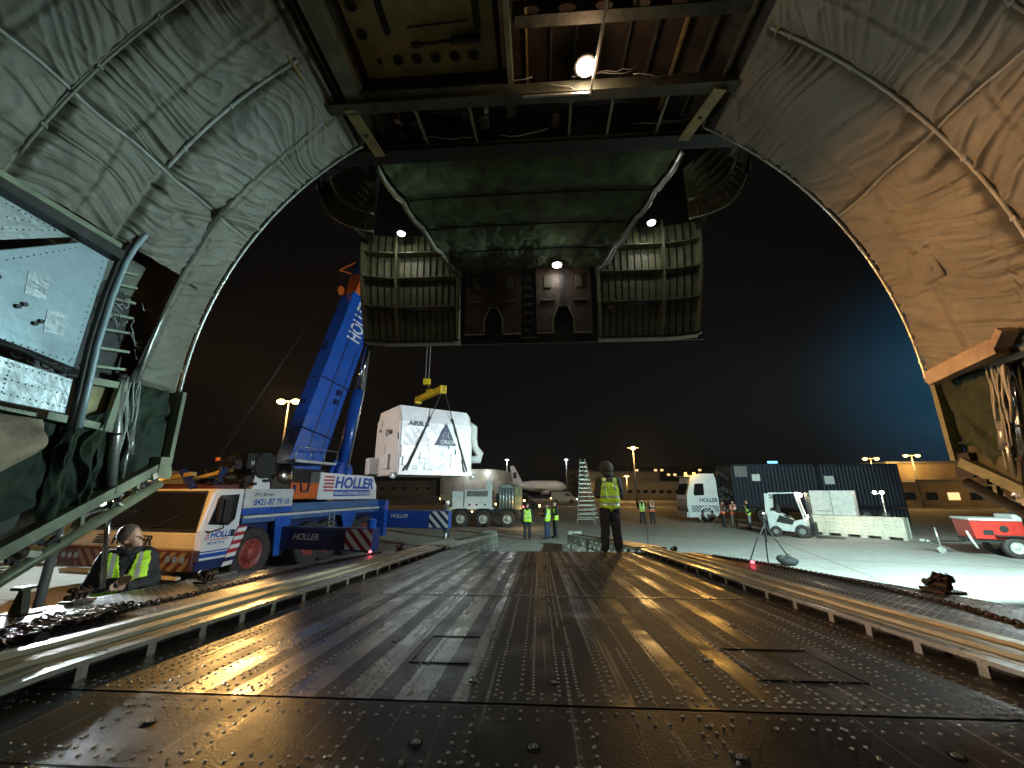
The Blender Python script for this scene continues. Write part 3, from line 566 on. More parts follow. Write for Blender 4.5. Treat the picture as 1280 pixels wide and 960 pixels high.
# ================================================================ RAMP AND FLOOR
H0, SL, YS = 1.7, .0612, 1.83
def rz(Y): return H0-SL*max(Y, YS)
def deck_mat():
    m = bpy.data.materials.new('deck_plate'); m.use_nodes = True; n = m.node_tree.nodes; L = m.node_tree.links; p = n['Principled BSDF']
    t = n.new('ShaderNodeTexCoord'); s = n.new('ShaderNodeSeparateXYZ'); L.new(t.outputs['Object'], s.inputs[0])
    # alternate smooth (bare) and rough (non-slip coated) strips on the left half: period .225 m
    w = n.new('ShaderNodeTexNoise'); w.inputs['Scale'].default_value = 14; w.inputs['Detail'].default_value = 6; L.new(t.outputs['Object'], w.inputs['Vector'])
    def M_(op, a, b=None, c=None):
        q = n.new('ShaderNodeMath'); q.operation = op
        for i, v in enumerate((a, b, c)):
            if v is None: continue
            if isinstance(v, (int, float)): q.inputs[i].default_value = v
            else: L.new(v, q.inputs[i])
        return q.outputs[0]
    jit = M_('MULTIPLY', M_('SUBTRACT', w.outputs[0], .5), .02)
    x = M_('ADD', s.outputs[0], jit)
    pp = M_('PINGPONG', M_('ADD', x, 1.93), .117)
    strip = M_('GREATER_THAN', pp, .066)           # 1 = coated dark strip
    inL = M_('MULTIPLY', M_('LESS_THAN', x, -.30), M_('GREATER_THAN', x, -1.6))
    inY = M_('GREATER_THAN', s.outputs[1], YS)
    big = n.new('ShaderNodeTexNoise'); big.inputs['Scale'].default_value = 1.3; big.inputs['Detail'].default_value = 9; big.inputs['Roughness'].default_value = .7; L.new(t.outputs['Object'], big.inputs['Vector'])
    coat_other = M_('SUBTRACT', 1, M_('MULTIPLY', inL, inY))
    bare = M_('MULTIPLY', M_('MULTIPLY', inL, inY), M_('SUBTRACT', 1, strip))
    # worn patches where the coating is lost
    wear = n.new('ShaderNodeMapRange'); wear.inputs[1].default_value = .56; wear.inputs[2].default_value = .72; L.new(big.outputs[0], wear.inputs[0])
    m2 = n.new('ShaderNodeMapping'); m2.inputs['Scale'].default_value = (42, .5, 1); L.new(t.outputs['Object'], m2.inputs[0]); ln = n.new('ShaderNodeTexNoise'); ln.inputs['Scale'].default_value = 1; ln.inputs['Detail'].default_value = 3; L.new(m2.outputs[0], ln.inputs['Vector'])
    lm = n.new('ShaderNodeMapRange'); lm.inputs[1].default_value = .62; lm.inputs[2].default_value = .68; L.new(ln.outputs[0], lm.inputs[0])
    k = M_('MAXIMUM', bare, M_('MAXIMUM', M_('MULTIPLY', wear.outputs[0], .45), M_('MULTIPLY', lm.outputs[0], .75)))
    cr = n.new('ShaderNodeMix'); cr.data_type = 'RGBA'; L.new(k, cr.inputs[0]); cr.inputs[6].default_value = (.056, .046, .038, 1); cr.inputs[7].default_value = (.44, .42, .385, 1)
    cm = n.new('ShaderNodeMix'); cm.data_type = 'RGBA'; cm.blend_type = 'MULTIPLY'; cm.inputs[0].default_value = .8; L.new(cr.outputs[2], cm.inputs[6])
    rp = n.new('ShaderNodeValToRGB'); rp.color_ramp.elements[0].position = .3; rp.color_ramp.elements[0].color = (.4, .36, .33, 1); rp.color_ramp.elements[1].position = .65; L.new(big.outputs[0], rp.inputs[0]); L.new(rp.outputs[0], cm.inputs[7])
    L.new(cm.outputs[2], p.inputs['Base Color'])
    st = n.new('ShaderNodeTexNoise'); st.inputs['Scale'].default_value = 5; st.inputs['Detail'].default_value = 8
    mp = n.new('ShaderNodeMapping'); mp.inputs['Scale'].default_value = (1.6, .8, 1); L.new(t.outputs['Object'], mp.inputs[0]); L.new(mp.outputs[0], st.inputs['Vector'])
    ro = n.new('ShaderNodeMapRange'); ro.inputs[1].default_value = .35; ro.inputs[2].default_value = .65; ro.inputs[3].default_value = .2; ro.inputs[4].default_value = .36; L.new(st.outputs[0], ro.inputs[0])
    pr_ = M_('PINGPONG', M_('ADD', x, M_('MULTIPLY', M_('SUBTRACT', big.outputs[0], .5), .06)), .155)
    s2 = M_('MULTIPLY', M_('GREATER_THAN', pr_, .055), M_('MULTIPLY', M_('GREATER_THAN', x, -.35), inY))
    brk = n.new('ShaderNodeMapRange'); brk.inputs[1].default_value = .42; brk.inputs[2].default_value = .58; bn = n.new('ShaderNodeTexNoise'); bn.inputs['Scale'].default_value = 2.2; bn.inputs['Detail'].default_value = 7; L.new(t.outputs['Object'], bn.inputs['Vector']); L.new(bn.outputs[0], brk.inputs[0])
    ro2 = M_('MAXIMUM', M_('MULTIPLY', s2, .5), M_('MULTIPLY', M_('MULTIPLY', brk.outputs[0], M_('GREATER_THAN', x, -.3)), .46))
    ro3 = M_('MAXIMUM', ro.outputs[0], ro2)
    rr_ = M_('ADD', ro3, M_('MULTIPLY', M_('SUBTRACT', 1, k), .10)); L.new(rr_, p.inputs['Roughness'])
    L.new(M_('ADD', M_('MULTIPLY', k, .6), .15), p.inputs['Metallic'])
    b = n.new('ShaderNodeBump'); b.inputs['Strength'].default_value = .35; b.inputs['Distance'].default_value = .004
    fine = n.new('ShaderNodeTexNoise'); fine.inputs['Scale'].default_value = 90; fine.inputs['Detail'].default_value = 3; L.new(t.outputs['Object'], fine.inputs['Vector'])
    L.new(M_('ADD', fine.outputs[0], M_('MULTIPLY', strip, .3)), b.inputs['Height']); L.new(b.outputs[0], p.inputs['Normal'])
    return m
M['deck'] = deck_mat()
M['stud'] = mat('stud_steel', (.6, .58, .54), .34, .7, .25, 30)
RP = bpy.data.objects.new('loading_ramp', None); COL.objects.link(RP); RP.parent = AC
def xe(Y): return 3.93 if Y < 4.6 else 3.93-(Y-4.6)*.175
def edge(Y): return xe(Y)
b = MB(); ys = [-2.4, 0, YS-.008]
for a, c in zip(ys, ys[1:]): b.quad((-3.9, a, rz(a)), (3.9, a, rz(a)), (3.9, c, rz(c)), (-3.9, c, rz(c)))
b.bx(-3.95, 3.95, -2.4, YS-.008, rz(0)-.22, rz(0)-.004); b.build('floor_deck', 'deck', AC)
cuts = [YS+.008, 4.05, 4.058, 6.1, 6.106, 9.05]
b = MB()
for a, c in ((cuts[0], 4.05), (4.058, 6.1), (6.106, 7.7), (7.706, 9.05)):
    yy = [a, 4.6, c] if a < 4.6 < c else [a, c]
    for p, q in zip(yy, yy[1:]):
        b.quad((-edge(p), p, rz(p)), (edge(p), p, rz(p)), (edge(q), q, rz(q)), (-edge(q), q, rz(q)))
b.build('ramp_deck', 'deck', RP)
b = MB()   # body under the deck, rounded outer lips
for Y0, Y1 in ((1.84, 4.6), (4.6, 9.04)):
    for t in (.03,):
        vs = [(-edge(Y0), Y0, rz(Y0)-.008), (edge(Y0), Y0, rz(Y0)-.008), (edge(Y1), Y1, rz(Y1)-.008), (-edge(Y1), Y1, rz(Y1)-.008)]
        d = .28; b.add(vs+[(x*.97, y, z-d) for x, y, z in vs], [(0, 1, 2, 3), (7, 6, 5, 4), (0, 4, 5, 1), (1, 5, 6, 2), (2, 6, 7, 3), (3, 7, 4, 0)])
b.build('ramp_body', 'darkmetal', RP)
for s in (-1, 1):
    b = MB(); b.tube([(s*edge(Y), Y, rz(Y)-.03) for Y in (1.85, 3, 4.6, 6, 7.5, 9.0)], .034, 10); b.build('ramp_lip', 'alloy', RP)
# studs: longitudinal double rows of domed fasteners, real geometry
def studs(pts, r, name, parent, h=.45, m='stud'):
    n = 6; vs = []; fs = []
    base = [(math.cos(2*PI*k/n), math.sin(2*PI*k/n)) for k in range(n)]
    for (x, y, z) in pts:
        k0 = len(vs)
        vs += [(x+r*c, y+r*s_, z) for c, s_ in base]+[(x+r*.62*c, y+r*.62*s_, z+r*h*.8) for c, s_ in base]+[(x, y, z+r*h)]
        for k in range(n):
            k2 = (k+1) % n; fs += [(k0+k, k0+k2, k0+n+k2, k0+n+k), (k0+n+k, k0+n+k2, k0+2*n)]
    me = bpy.data.meshes.new(name); me.from_pydata(vs, [], fs); me.materials.append(M[m]); me.polygons.foreach_set('use_smooth', [True]*len(fs))
    o = bpy.data.objects.new(name, me); COL.objects.link(o); o.parent = parent; return o
rr = random.Random(4); P = []
rows = []
x = -1.98
while x < 2.0:
    g = rr.choice([1, 2, 2, 3]); sp = rr.choice([.034, .04, .05])
    rows += [(x+k*sp, rr.choice([.036, .045, .05, .06]), rr.random()) for k in range(g)]; x += g*sp+rr.uniform(.05, .10)
for x, dy, ph in rows:
    if -1.6 < x < -.30 and rr.random() < .35: continue
    y = YS+.08+ph*dy
    gaps = [(rr.uniform(2, 8.5), rr.uniform(.1, .8)) for _ in range(2)]
    while y < 8.98:
        if not any(a < y < a+w for a, w in gaps) and abs(y-4.054) > .03 and rr.random() > .03: P.append((x+rr.uniform(-.002, .002), y, rz(y)))
        y += dy
for yy in (4.0, 4.11, 6.06, 6.15, YS+.05, YS+.1, 8.95, 7.65, 7.75):
    for x in np.arange(-1.98, 2.0, .055): P.append((x, yy, rz(yy)))
studs(P, .0085, 'ramp_stud', RP)
P = []
for s in (-1, 1):     # outer strips beyond the guide rails
    x = 2.66
    while x < 3.88:
        y = YS+.1
        while y < 8.9:
            if x < edge(y)-.04: P.append((s*x, y, rz(y)))
            y += .075
        x += .085
studs(P, .010, 'side_stud', RP)
P = []                # the level floor near the camera: cross rows plus short double columns
for yy in (YS-.045, YS-.105, 1.47, 1.43, 1.36, 1.29, 1.1, 1.04, .9, .7):
    for x in np.arange(-3.2, 3.2, .06 if yy > 1.4 else .05):
        if rr.random() > .06: P.append((x+rr.uniform(-.004, .004), yy+rr.uniform(-.003, .003), rz(0)))
for x in (-2.6, -2.1, -1.6, -1.15, -.72, -.3, .12, .55, 1.0, 1.5, 2.1, 2.7):
    for k in range(14):
        yy = 1.05+k*.052
        P.append((x+.045*rr.choice((0, 0, 1)), yy, rz(0))); P.append((x+.05, yy+.01, rz(0)))
for i in range(50): P.append((rr.uniform(-3, 3), rr.uniform(1.0, 1.75), rz(0)))
studs(P, .0072, 'floor_stud', AC, h=.5)
# hinge gap, seams, hatches, tie-down rings
b = MB(); b.bx(-3.9, 3.9, YS-.012, YS+.012, rz(0)-.03, rz(0)-.012); b.build('hinge_gap', 'black', AC)
for z0 in (1.385,):
    b = MB(); b.bx(-3.85, 3.85, z0-.0025, z0+.0025, rz(0), rz(0)+.0015); b.build('floor_seam', 'black', AC)
b = MB(); b.bx(-1.95, 1.95, 4.045, 4.063, rz(4.05)-.001, rz(4.05)+.004); b.build('ramp_seam', 'alloy', RP)
def sunk(name, pts, par, z=None, r=.006):
    b = MB(); q = [(x, y, (z if z is not None else rz(y))+.001) for x, y in pts]; b.tube(q, r*.7, 6); b.build(name, 'black', par)
sunk('floor_seam', [(-1.35, 1.385), (-1.16, 1.38), (-1.13, 1.33), (-1.12, 1.27), (-1.05, 1.26), (-.98, 1.3), (-.9, 1.33), (-.7, 1.33), (-.67, 1.37)], AC, rz(0), .004)
sunk('floor_seam', [(.72, 1.385), (.75, 1.33), (.95, 1.32), (1.3, 1.33)], AC, rz(0), .004)
for (xa, xb, ya, yb) in ((-.66, -.36, 2.26, 2.72), (1.0, 1.45, 2.15, 2.6)):
    b = MB()
    for f_, g_ in (((xa, ya), (xb, ya)), ((xb, ya), (xb, yb)), ((xb, yb), (xa, yb)), ((xa, yb), (xa, ya))):
        b.bar((*f_, rz(f_[1])+.002), (*g_, rz(g_[1])+.002), .007, .006)
    b.build('access_hatch', 'deck', RP)
def ring(x, y, par):
    z = rz(y); b = MB(); b.lathe((x, y, z+.001), (0, 0, 1), [(.0, .001), (.020, .001), (.023, .002), (.026, .001)], 20); 
    b.tube([(x+.014*math.cos(t), y+.012*math.sin(t), z+.004) for t in np.linspace(0, 2*PI, 16)], .0025, 6, 1); b.box((x, y, z+.004), (.01, .02, .006), 1)
    b.build('tie_down_ring', ['black', 'stud'], par)
for x, y in ((-1.42, 1.62), (-.42, 1.56), (-.03, 1.56), (.62, 1.55), (1.3, 1.6), (-2.2, 1.62), (2.2, 1.6)): ring(x, y, AC)
for x, y in ((-.3, 2.05), (.05, 2.05), (-.85, 2.6), (.85, 2.4), (-.9, 4.2), (.2, 4.2), (-1.1, 5.6), (.9, 6.0), (-1.3, 3.0), (1.3, 3.1)): ring(x, y, RP)

# ---------------------------------------------------------------- removable loading rails
def rail(s, label):
    t = thing('loading_rail', label, 'rail', (s*2.33, 5.5, rz(5.5)), group='rails laid along both sides of the ramp')
    O = Vector(t.location)
    def W(x, y, z): return Vector((s*x, y, z))-O
    y0, y1 = .8, 9.1
    prof = [(2.13, .062), (2.13, .08), (2.19, .08), (2.20, .098), (2.26, .104), (2.27, .088), (2.36, .088), (2.37, .106), (2.46, .102), (2.50, .078), (2.54, .06), (2.54, .003), (2.20, .003), (2.19, .062)]
    b = MB(); secs = [y0, YS, 9.08]
    for a, c in zip(secs, secs[1:]):
        A = [W(x, a, rz(a)+z) for x, z in prof]; B_ = [W(x, c, rz(c)+z) for x, z in prof]; n = len(prof); b.add(A+B_, [(i, (i+1) % n, n+(i+1) % n, n+i) if s < 0 else (n+i, n+(i+1) % n, (i+1) % n, i) for i in range(n)]+[tuple(range(n)), tuple(range(n, 2*n))])
    b.build('beam', 'rail', t)
    b = MB()
    for a, c in zip(secs, secs[1:]): b.bar(W(2.085, a, rz(a)+.067), W(2.085, c, rz(c)+.067), .075, .022)
    b.build('inner_flange', 'alloy', t)
    y = 1.25
    while y < 9:
        b = MB(); b.bar(W(2.055, y, rz(y)+.062), W(2.055, y, rz(y)), .012, .05, up=(0, 1, 0)); b.build('leg', 'alloy', t); y += .34 if y < 3 else .42
    b = MB()
    for a, c in zip(secs, secs[1:]): b.bar(W(2.18, a, rz(a)+.03), W(2.18, c, rz(c)+.03), .02, .05)
    b.build('side_web', 'darkmetal', t)  # dark colour stands in for the shade of the gap below the flange
    # truss extension beyond the ramp tip, down to the apron
    e0 = V3(s*2.33, 9.1, rz(9.1)+.07); e1 = V3(-2.15 if s < 0 else 1.55, 18.6, .5)
    d = (e1-e0); sd = V3(d.y, -d.x, 0).normalized()
    b = MB(); b.bar(e0-O, e1-O, .62, .06); b.build('extension_top', 'rail', t)
    for k in (-1, 1):
        b = MB(); q0 = e0+sd*.31*k; q1 = e1+sd*.31*k; b.bar(q0-O+V3(0, 0, -.02), q1-O+V3(0, 0, -.02), .03, .05); b.bar(q0-O+V3(0, 0, -.32), q1-O+V3(0, 0, -.24), .03, .05)
        n = 16
        for i in range(n):
            a = q0.lerp(q1, i/n); c = q0.lerp(q1, (i+.5)/n); e = q0.lerp(q1, (i+1)/n); z0 = .3-.06*i/n
            b.bar(a-O, c-O-V3(0, 0, z0), .02, .03); b.bar(c-O-V3(0, 0, z0), e-O, .02, .03)
        b.build('extension_truss', 'alloy', t)
        for f_ in (.55, .72, .86, .985):
            p = q0.lerp(q1, f_); b = MB(); b.bar(p-O, V3(p.x, p.y, .02)-O, .09, .09, up=(0, 1, 0)); b.box(V3(p.x, p.y, .015)-O, (.16, .16, .03)); b.build('support_leg', 'alloy', t)
    b = MB(); b.bar(e1-O+sd*-.3, e1-O+sd*.3, .1, .3); b.build('end_plate', 'alloy', t)
    b = MB(); b.bar(e0.lerp(e1, .3)-O+V3(0, 0, .04), e1-O+V3(0, 0, .04), .26, .03); b.build('roller_track', 'darkmetal', t)
rail(-1, 'stepped metal loading rail along the left side of the ramp, by the heaped chain')
rail(1, 'stepped metal loading rail along the right side of the ramp, behind the standing man')

# ---------------------------------------------------------------- chains
def chain(pts, lw=.021, r=.0055, jit=0, seed=0):
    """one mesh of linked ovals following pts"""
    rr = random.Random(seed); pts = [Vector(p) for p in pts]; L = lw*1.75; b = MB(); acc = 0; out = []
    for a, c in zip(pts, pts[1:]):
        d = (c-a).length; t = 0
        while t+acc <= d: out.append((a.lerp(c, (t+acc)/d if d else 0), (c-a).normalized())); t += L
        acc = max(0, acc+t-d)
        acc = acc if acc < L else 0
    for i, (p, t) in enumerate(out):
        n = V3(0, 0, 1) if i % 2 else V3(0, 0, 1).cross(t)
        n = (n-t*n.dot(t)).normalized(); 
        if jit: n = (n+V3(rr.uniform(-jit, jit), rr.uniform(-jit, jit), rr.uniform(-jit, jit))).normalized(); t = (t+V3(rr.uniform(-jit, jit), rr.uniform(-jit, jit), 0)*.6).normalized()
        sd = t.cross(n).normalized(); k = 12
        ring_ = [p+t*(math.cos(2*PI*q/k)*lw*1.28)+sd*(math.sin(2*PI*q/k)*lw*.78) for q in range(k)]
        b.tube(ring_+[ring_[0]], r, 5, 0, False)
    return b
def placed(b, name, mats, loc, label, cat, group=None, **kw):
    L = Vector(loc); b.v = [tuple(Vector(v)-L) for v in b.v]; o = b.build(name, mats, None, **kw); o.location = L; return tag(o, label, cat, group)
def smooth(pts, n=8):
    o = []
    for a, c in zip(pts, pts[1:]):
        for i in range(n): t = i/n; t = t; o.append((a[0]+(c[0]-a[0])*t+.012*math.sin(7*(a[1]+(c[1]-a[1])*t)), a[1]+(c[1]-a[1])*t))
    return [(x, y, rz(y)+.012) for x, y in o]
placed(chain(smooth([(3.0, 2.5), (3.28, 3.27), (3.47, 4.1), (3.53, 4.9), (3.54, 6.0), (3.5, 7.0), (3.2, 8.5)]), .027, .008), 'chain', 'chain', (3.3, 5, rz(5)), 'dark steel chain stretched out straight on the right ramp edge', 'chain')
rr = random.Random(14); heap = []
for k in range(330):
    u = k/330; w_ = .15*math.sin(PI*min(1, u*1.05+.03))+.02
    heap.append((-3.03-.12*u+w_*math.sin(k*2.1)+rr.uniform(-.03, .03), 2.32+.78*u+.10*math.sin(k*.9)+rr.uniform(-.03, .03), rz(2.5)+.012+rr.uniform(0, .035)*math.sin(PI*u)))
cb = chain(smooth([(-3.1, 2.9), (-3.17, 3.3), (-3.2, 4.2), (-3.26, 6.2), (-3.1, 8.6)]), .025, .0075); c2 = chain(heap, .021, .0062, .6, 3); cb.add(c2.v, c2.f, 0, True)
c2 = chain(smooth([(-3.45, 2.1), (-3.25, 2.4), (-3.1, 2.5)]), .021, .0062, .5, 4); cb.add(c2.v, c2.f, 0, True)
placed(cb, 'chain', 'chain', (-3.2, 2.7, rz(2.7)), 'dark steel chain heaped up on the left ramp edge and running forward', 'chain')

# latch blocks, fender hook etc. on the ramp edge
def latch(x, y, label, seed, sc=1.0, grp='latch blocks on the ramp edges'):
    z = rz(y); t = thing('latch_block', label, 'latch', (x, y, z), group=grp); rr = random.Random(seed)
    b = MB(); b.box((0, 0, .015*sc), (.20*sc, .26*sc, .03*sc)); b.build('base_plate', 'rust', t, bevel=.004)
    b = MB()
    for k in (-.07, .0, .07): b.bar((-.02*sc, k*sc, .03*sc), (.04*sc, k*sc, .16*sc), .018*sc, .05*sc)
    b.cyl((.03*sc, -.1*sc, .12*sc), (.03*sc, .1*sc, .12*sc), .022*sc, n=12); b.cyl((-.03*sc, -.12*sc, .07*sc), (-.03*sc, .13*sc, .07*sc), .03*sc, n=12); b.build('hinge_lug', 'rust', t)
    b = MB(); b.bar((-.05*sc, .1*sc, .05*sc), (-.10*sc, -.05*sc, .13*sc), .03*sc, .03*sc); b.tube([(-.1*sc, -.05*sc, .13*sc), (-.03*sc, -.1*sc, .16*sc), (.02*sc, -.06*sc, .17*sc)], .012*sc, 6); b.build('lever', 'darkmetal', t)
latch(-3.86, 3.46, 'rusty latch block on the left ramp edge beneath the chrome strut', 1, .7)
latch(-3.62, 4.55, 'rusty latch block on the left ramp edge right of the black-jacketed man', 2, .8)
latch(3.98, 4.62, 'rusty latch block standing alone on the right ramp edge', 3, 1.05)
latch(2.72, 8.85, 'small dark latch block at the far right ramp corner behind the standing man', 4, .8)
latch(-2.9, 8.8, 'small dark latch block at the far left ramp corner, under the crane outrigger', 5, .8)
t = thing('stop_post', 'slanted dark metal stop with flat top on the left ramp edge, by the chain heap', 'stop', (-3.82, 3.05, rz(3.05)))
b = MB(); b.prism([(-.055, 0), (.055, 0), (.022, .17), (-.012, .17)], (0, 0, 0), (1, 0, 0), (0, 0, 1), .05); b.build('post', 'primer_dark', t)
b = MB(); b.box((0, -.03, .18), (.09, .10, .02)); b.build('cap', 'primer_dark', t); b = MB(); b.box((0, 0, .006), (.2, .16, .012)); b.build('foot', 'rust', t)
b = MB(); b.cyl((-.04, 0, .035), (.04, 0, .035), .035, n=20); placed(b, 'rubber_roller', 'black', (0, 0, 0), 'round black rubber roller lying in front of the chain heap', 'roller').location = (-2.83, 2.36, rz(2.36))

# ================================================================ TEXT/MARK helper for stripes
def stripes(b, o, ex, ey, w, h, n, mi=1, slant=1, dep=.004):
    """diagonal bars clipped to the w x h rectangle"""
    st = (w+h)/n
    for k in range(n+1):
        a = -h+k*st; c = a+st/2
        # region a < x - slant*y... parallelogram clipped
        poly = []
        pts = []
        def clip(poly, f):
            outp = []
            for i in range(len(poly)):
                p, q = poly[i], poly[(i+1) % len(poly)]; fp, fq = f(p), f(q)
                if fp >= 0: outp.append(p)
                if (fp >= 0) != (fq >= 0): t_ = fp/(fp-fq); outp.append((p[0]+(q[0]-p[0])*t_, p[1]+(q[1]-p[1])*t_))
            return outp
        pp = [(0, 0), (w, 0), (w, h), (0, h)]
        s_ = slant
        key = (lambda p: p[0]-(p[1] if s_ > 0 else h-p[1]))
        pp = clip(pp, lambda p: key(p)-a); pp = clip(pp, lambda p: c-key(p)) if pp else pp
        if len(pp) > 2: b.prism(pp, o, ex, ey, dep, mi)

# ================================================================ MOBILE CRANE
CR = thing('mobile_crane', 'blue and white mobile crane with raised telescopic boom at the left of the nose', 'crane truck', (-9.99, 10.15, 0), R(-9.5))
XL, XR = -2.55, 1.75
CRS = (0, -1, 0)   # side normal is +x local
def part(b, name, m, **k): return b.build(name, m, CR, **k)
# cab: side profile in (y, z)
b = MB(); prof = [(0, .55), (0, 1.0), (.0, 1.3), (-.05, 1.42), (.18, 2.33), (.3, 2.42), (1.1, 2.42), (1.1, .62), (.5, .55)]
b.prism(prof, (XL, 0, 0), (0, 1, 0), (0, 0, 1), XR-XL-.0); cab = b.build('cab', 'white', CR, bevel=.05)
b = MB(); b.add([(XL+.1, -.055, 1.45), (XR-.08, -.055, 1.45), (XR-.2, .165, 2.32), (XL+.35, .165, 2.32)], [(0, 1, 2, 3)]); w = b.build('windscreen', 'glass', cab, solid=-.015)
b = MB(); b.tube([(XL+.1, -.07, 1.43), (XR-.06, -.07, 1.43), (XR-.18, .16, 2.34), (XL+.33, .16, 2.34), (XL+.1, -.07, 1.43)], .03, 6)
b.tube([(-.1, -.09, 1.45), (.5, -.12, 1.52), (1.1, -.02, 1.8)], .012, 6); b.tube([(-1.7, -.09, 1.45), (-1.2, -.12, 1.52), (-.6, -.02, 1.8)], .012, 6); b.build('wiper', 'black', w)
b = MB(); b.bx(XL+.5, -.9, .25, .9, 1.45, 1.6); b.build('dashboard', 'cratew', cab)
# front lower face, name panel and bumper
b = MB(); b.prism([(-.02, .98), (-.06, 1.38), (.1, 1.38), (.1, .98)], (XL+.04, 0, 0), (0, 1, 0), (0, 0, 1), XR-XL-.08); b.build('front_panel', 'white', cab, bevel=.03)
text('HOLLER', 'front_name', (-.95, -.066, 1.08), (1, 0, 0), (0, .08, 1), .22, 'navy', cab, shear=.25, sx=1.15, bold=.012)
b = MB()
for k in range(4): b.bx(-1.6+.05*k, -1.12, -.062, -.05, 1.08+.06*k, 1.11+.06*k)
b.build('front_emblem', 'navy', cab)
b = MB(); b.bx(XL-.04, XR+.02, -.12, .3, .5, .97); bump = b.build('bumper', 'oxide', CR, bevel=.04)
b = MB()
for x0 in (-1.9, .55): b = MB(); stripes(b, (x0, -.125, .52), (1, 0, 0), (0, 0, 1), 1.15, .42, 5, 0, slant=1 if x0 > 0 else -1); b.build('bumper_stripes', 'grey', bump)
for x in (XL+.2, XL+.42, XL+.64, XR-.66, XR-.44, XR-.22):
    b = MB(); b.cyl((x, -.14, .78), (x, -.11, .78), .075, n=16); b.build('headlight', 'chrome', bump)
b = MB(); b.bx(XL+.3, XR-.2, -.2, -.1, .34, .4); b.bx(-2.2, -1.2, -.25, 0, .42, .46); b.build('step_bar', 'white2', CR)
b = MB(); b.bar((-1.9, -.2, 2.0), (-1.0, -.3, 2.0), .05, .05); b.box((-2.0, -.28, 1.95), (.2, .1, .22)); b.build('front_mirror', 'white2', cab)
# door on the right side
b = MB(); b.prism([(.08, .72), (1.0, .72), (1.0, 2.36), (.33, 2.34), (.06, 1.5)], (XR+.0, 0, 0), (0, 1, 0), (0, 0, 1), .022); door = b.build('door', 'white', cab, bevel=.01)
b = MB(); b.prism([(.15, 1.56), (.72, 1.5), (.9, 1.66), (.92, 2.28), (.36, 2.26)], (XR+.02, 0, 0), (0, 1, 0), (0, 0, 1), .012); b.build('door_window', 'glass', door)
b = MB(); b.bx(XR+.06, XR+.14, .3, .38, 1.62, 2.2); b.bx(XR+.05, XR+.16, .42, .62, 1.6, 2.15); b.tube([(XR, .1, 1.4), (XR+.1, .2, 1.38), (XR+.12, .5, 1.45), (XR+.1, .55, 1.6)], .018, 6); b.build('mirror', 'black', cab)
b = MB(); b.bx(XR+.02, XR+.05, .84, .93, 1.22, 1.38); b.build('door_handle', 'black', door)
text('HOLLER', 'door_name', (XR+.026, .27, 1.23), (0, 1, 0), (0, 0, 1), .15, 'blue', door, shear=.2, sx=.9, bold=.006)
b = MB()
for k in range(4): b.bx(XR+.022, XR+.028, .13+.012*k, .25, 1.2+.045*k, 1.22+.045*k)
b.bx(XR+.022, XR+.027, .27, .8, 1.175, 1.195); b.build('door_emblem', 'redplain', door)
text('0421-87 79 10', 'door_phone', (XR+.026, .22, 1.07), (0, 1, 0), (0, 0, 1), .075, 'blue', door, ext=.002, sx=.75)
b = MB(); b.bx(XR+.001, XR+.028, .07, 1.01, .78, .87); b.bx(XR+.001, XR+.026, .07, 1.01, .9, .93); b.build('door_stripe', 'blue', door)
b = MB(); b.bx(XR-.02, XR+.05, -.02, 1.05, .5, .72); b.build('sill_skirt', 'blue_dark', cab)
for y in (.1, .5, .9):
    b = MB(); b.bx(XR-.1, XR+.12, y, y+.05, .22, .52); b.build('step_bracket', 'black', CR)
b = MB(); b.bx(XR-.1, XR+.18, -.05, 1.1, .3, .34); b.bx(XR-.1, XR+.16, .0, 1.05, .18, .22); b.build('cab_step', 'alloy', CR)
# red/white board at the wheel
b = MB(); bo = [(.98, .55), (1.22, .55), (1.42, 1.5), (1.2, 1.5)]
b.prism([(.70, .5), (.98, .5), (1.3, 1.45), (1.04, 1.45)], (XR+.03, 0, 0), (0, 1, 0), (0, 0, 1), .02, 0)
for k in range(5):
    z = .5+k*.2; f_ = lambda zz: .70+(zz-.5)*.358
    b.prism([(f_(z), z), (f_(z)+.28, z+.02), (f_(z+.1)+.28, z+.12), (f_(z+.1), z+.1)], (XR+.052, 0, 0), (0, 1, 0), (0, 0, 1), .004, 1)
b.build('warning_board', ['redplain', 'whiteplain'], CR)
# carrier body
b = MB(); b.bx(XL+.25, XR-.25, 1.1, 8.1, 1.05, 1.55); b.build('chassis', 'blue_dark', CR)
b = MB(); b.bx(XL+.1, XR, 1.12, 2.92, 1.9, 2.42); b.bx(XL+.1, XR-.01, 1.12, 2.92, 1.72, 1.9, 1); sb = b.build('equipment_box', ['white2', 'blue'], CR, bevel=.015)
text('24 h Service', 'box_script', (XR+.006, 1.42, 2.22), (0, 1, 0), (0, 0, 1), .1, 'navy', sb, shear=.35)
text('0421-87 79 10', 'box_phone', (XR+.006, 1.45, 1.97), (0, 1, 0), (0, 0, 1), .17, 'blue', sb, bold=.004, sx=.92)
text('BREMEN', 'box_town', (XR+.006, 2.1, 1.78), (0, 1, 0), (0, 0, 1), .09, 'bluegrey', sb)
b = MB(); b.bx(XR-.08, XR+.03, 1.15, 8.1, 1.63, 1.7); b.build('side_rail', 'white2', CR)
b = MB(); b.bx(XR-.3, XR, 1.15, 8.1, 1.5, 1.63); b.bx(XL+.1, XR-.05, 2.95, 8.1, 1.72, 1.98); b.build('deck_body', 'bluegrey', CR)
b = MB()
b.bx(XR-.25, XR-.02, 2.45, 2.85, .75, 1.52)
b.prism([(2.4, .5), (2.75, .5), (2.95, 1.6), (2.3, 1.6)], (XR-.02, 0, 0), (0, 1, 0), (0, 0, 1), .04); b.build('mudguard', 'blue', CR)
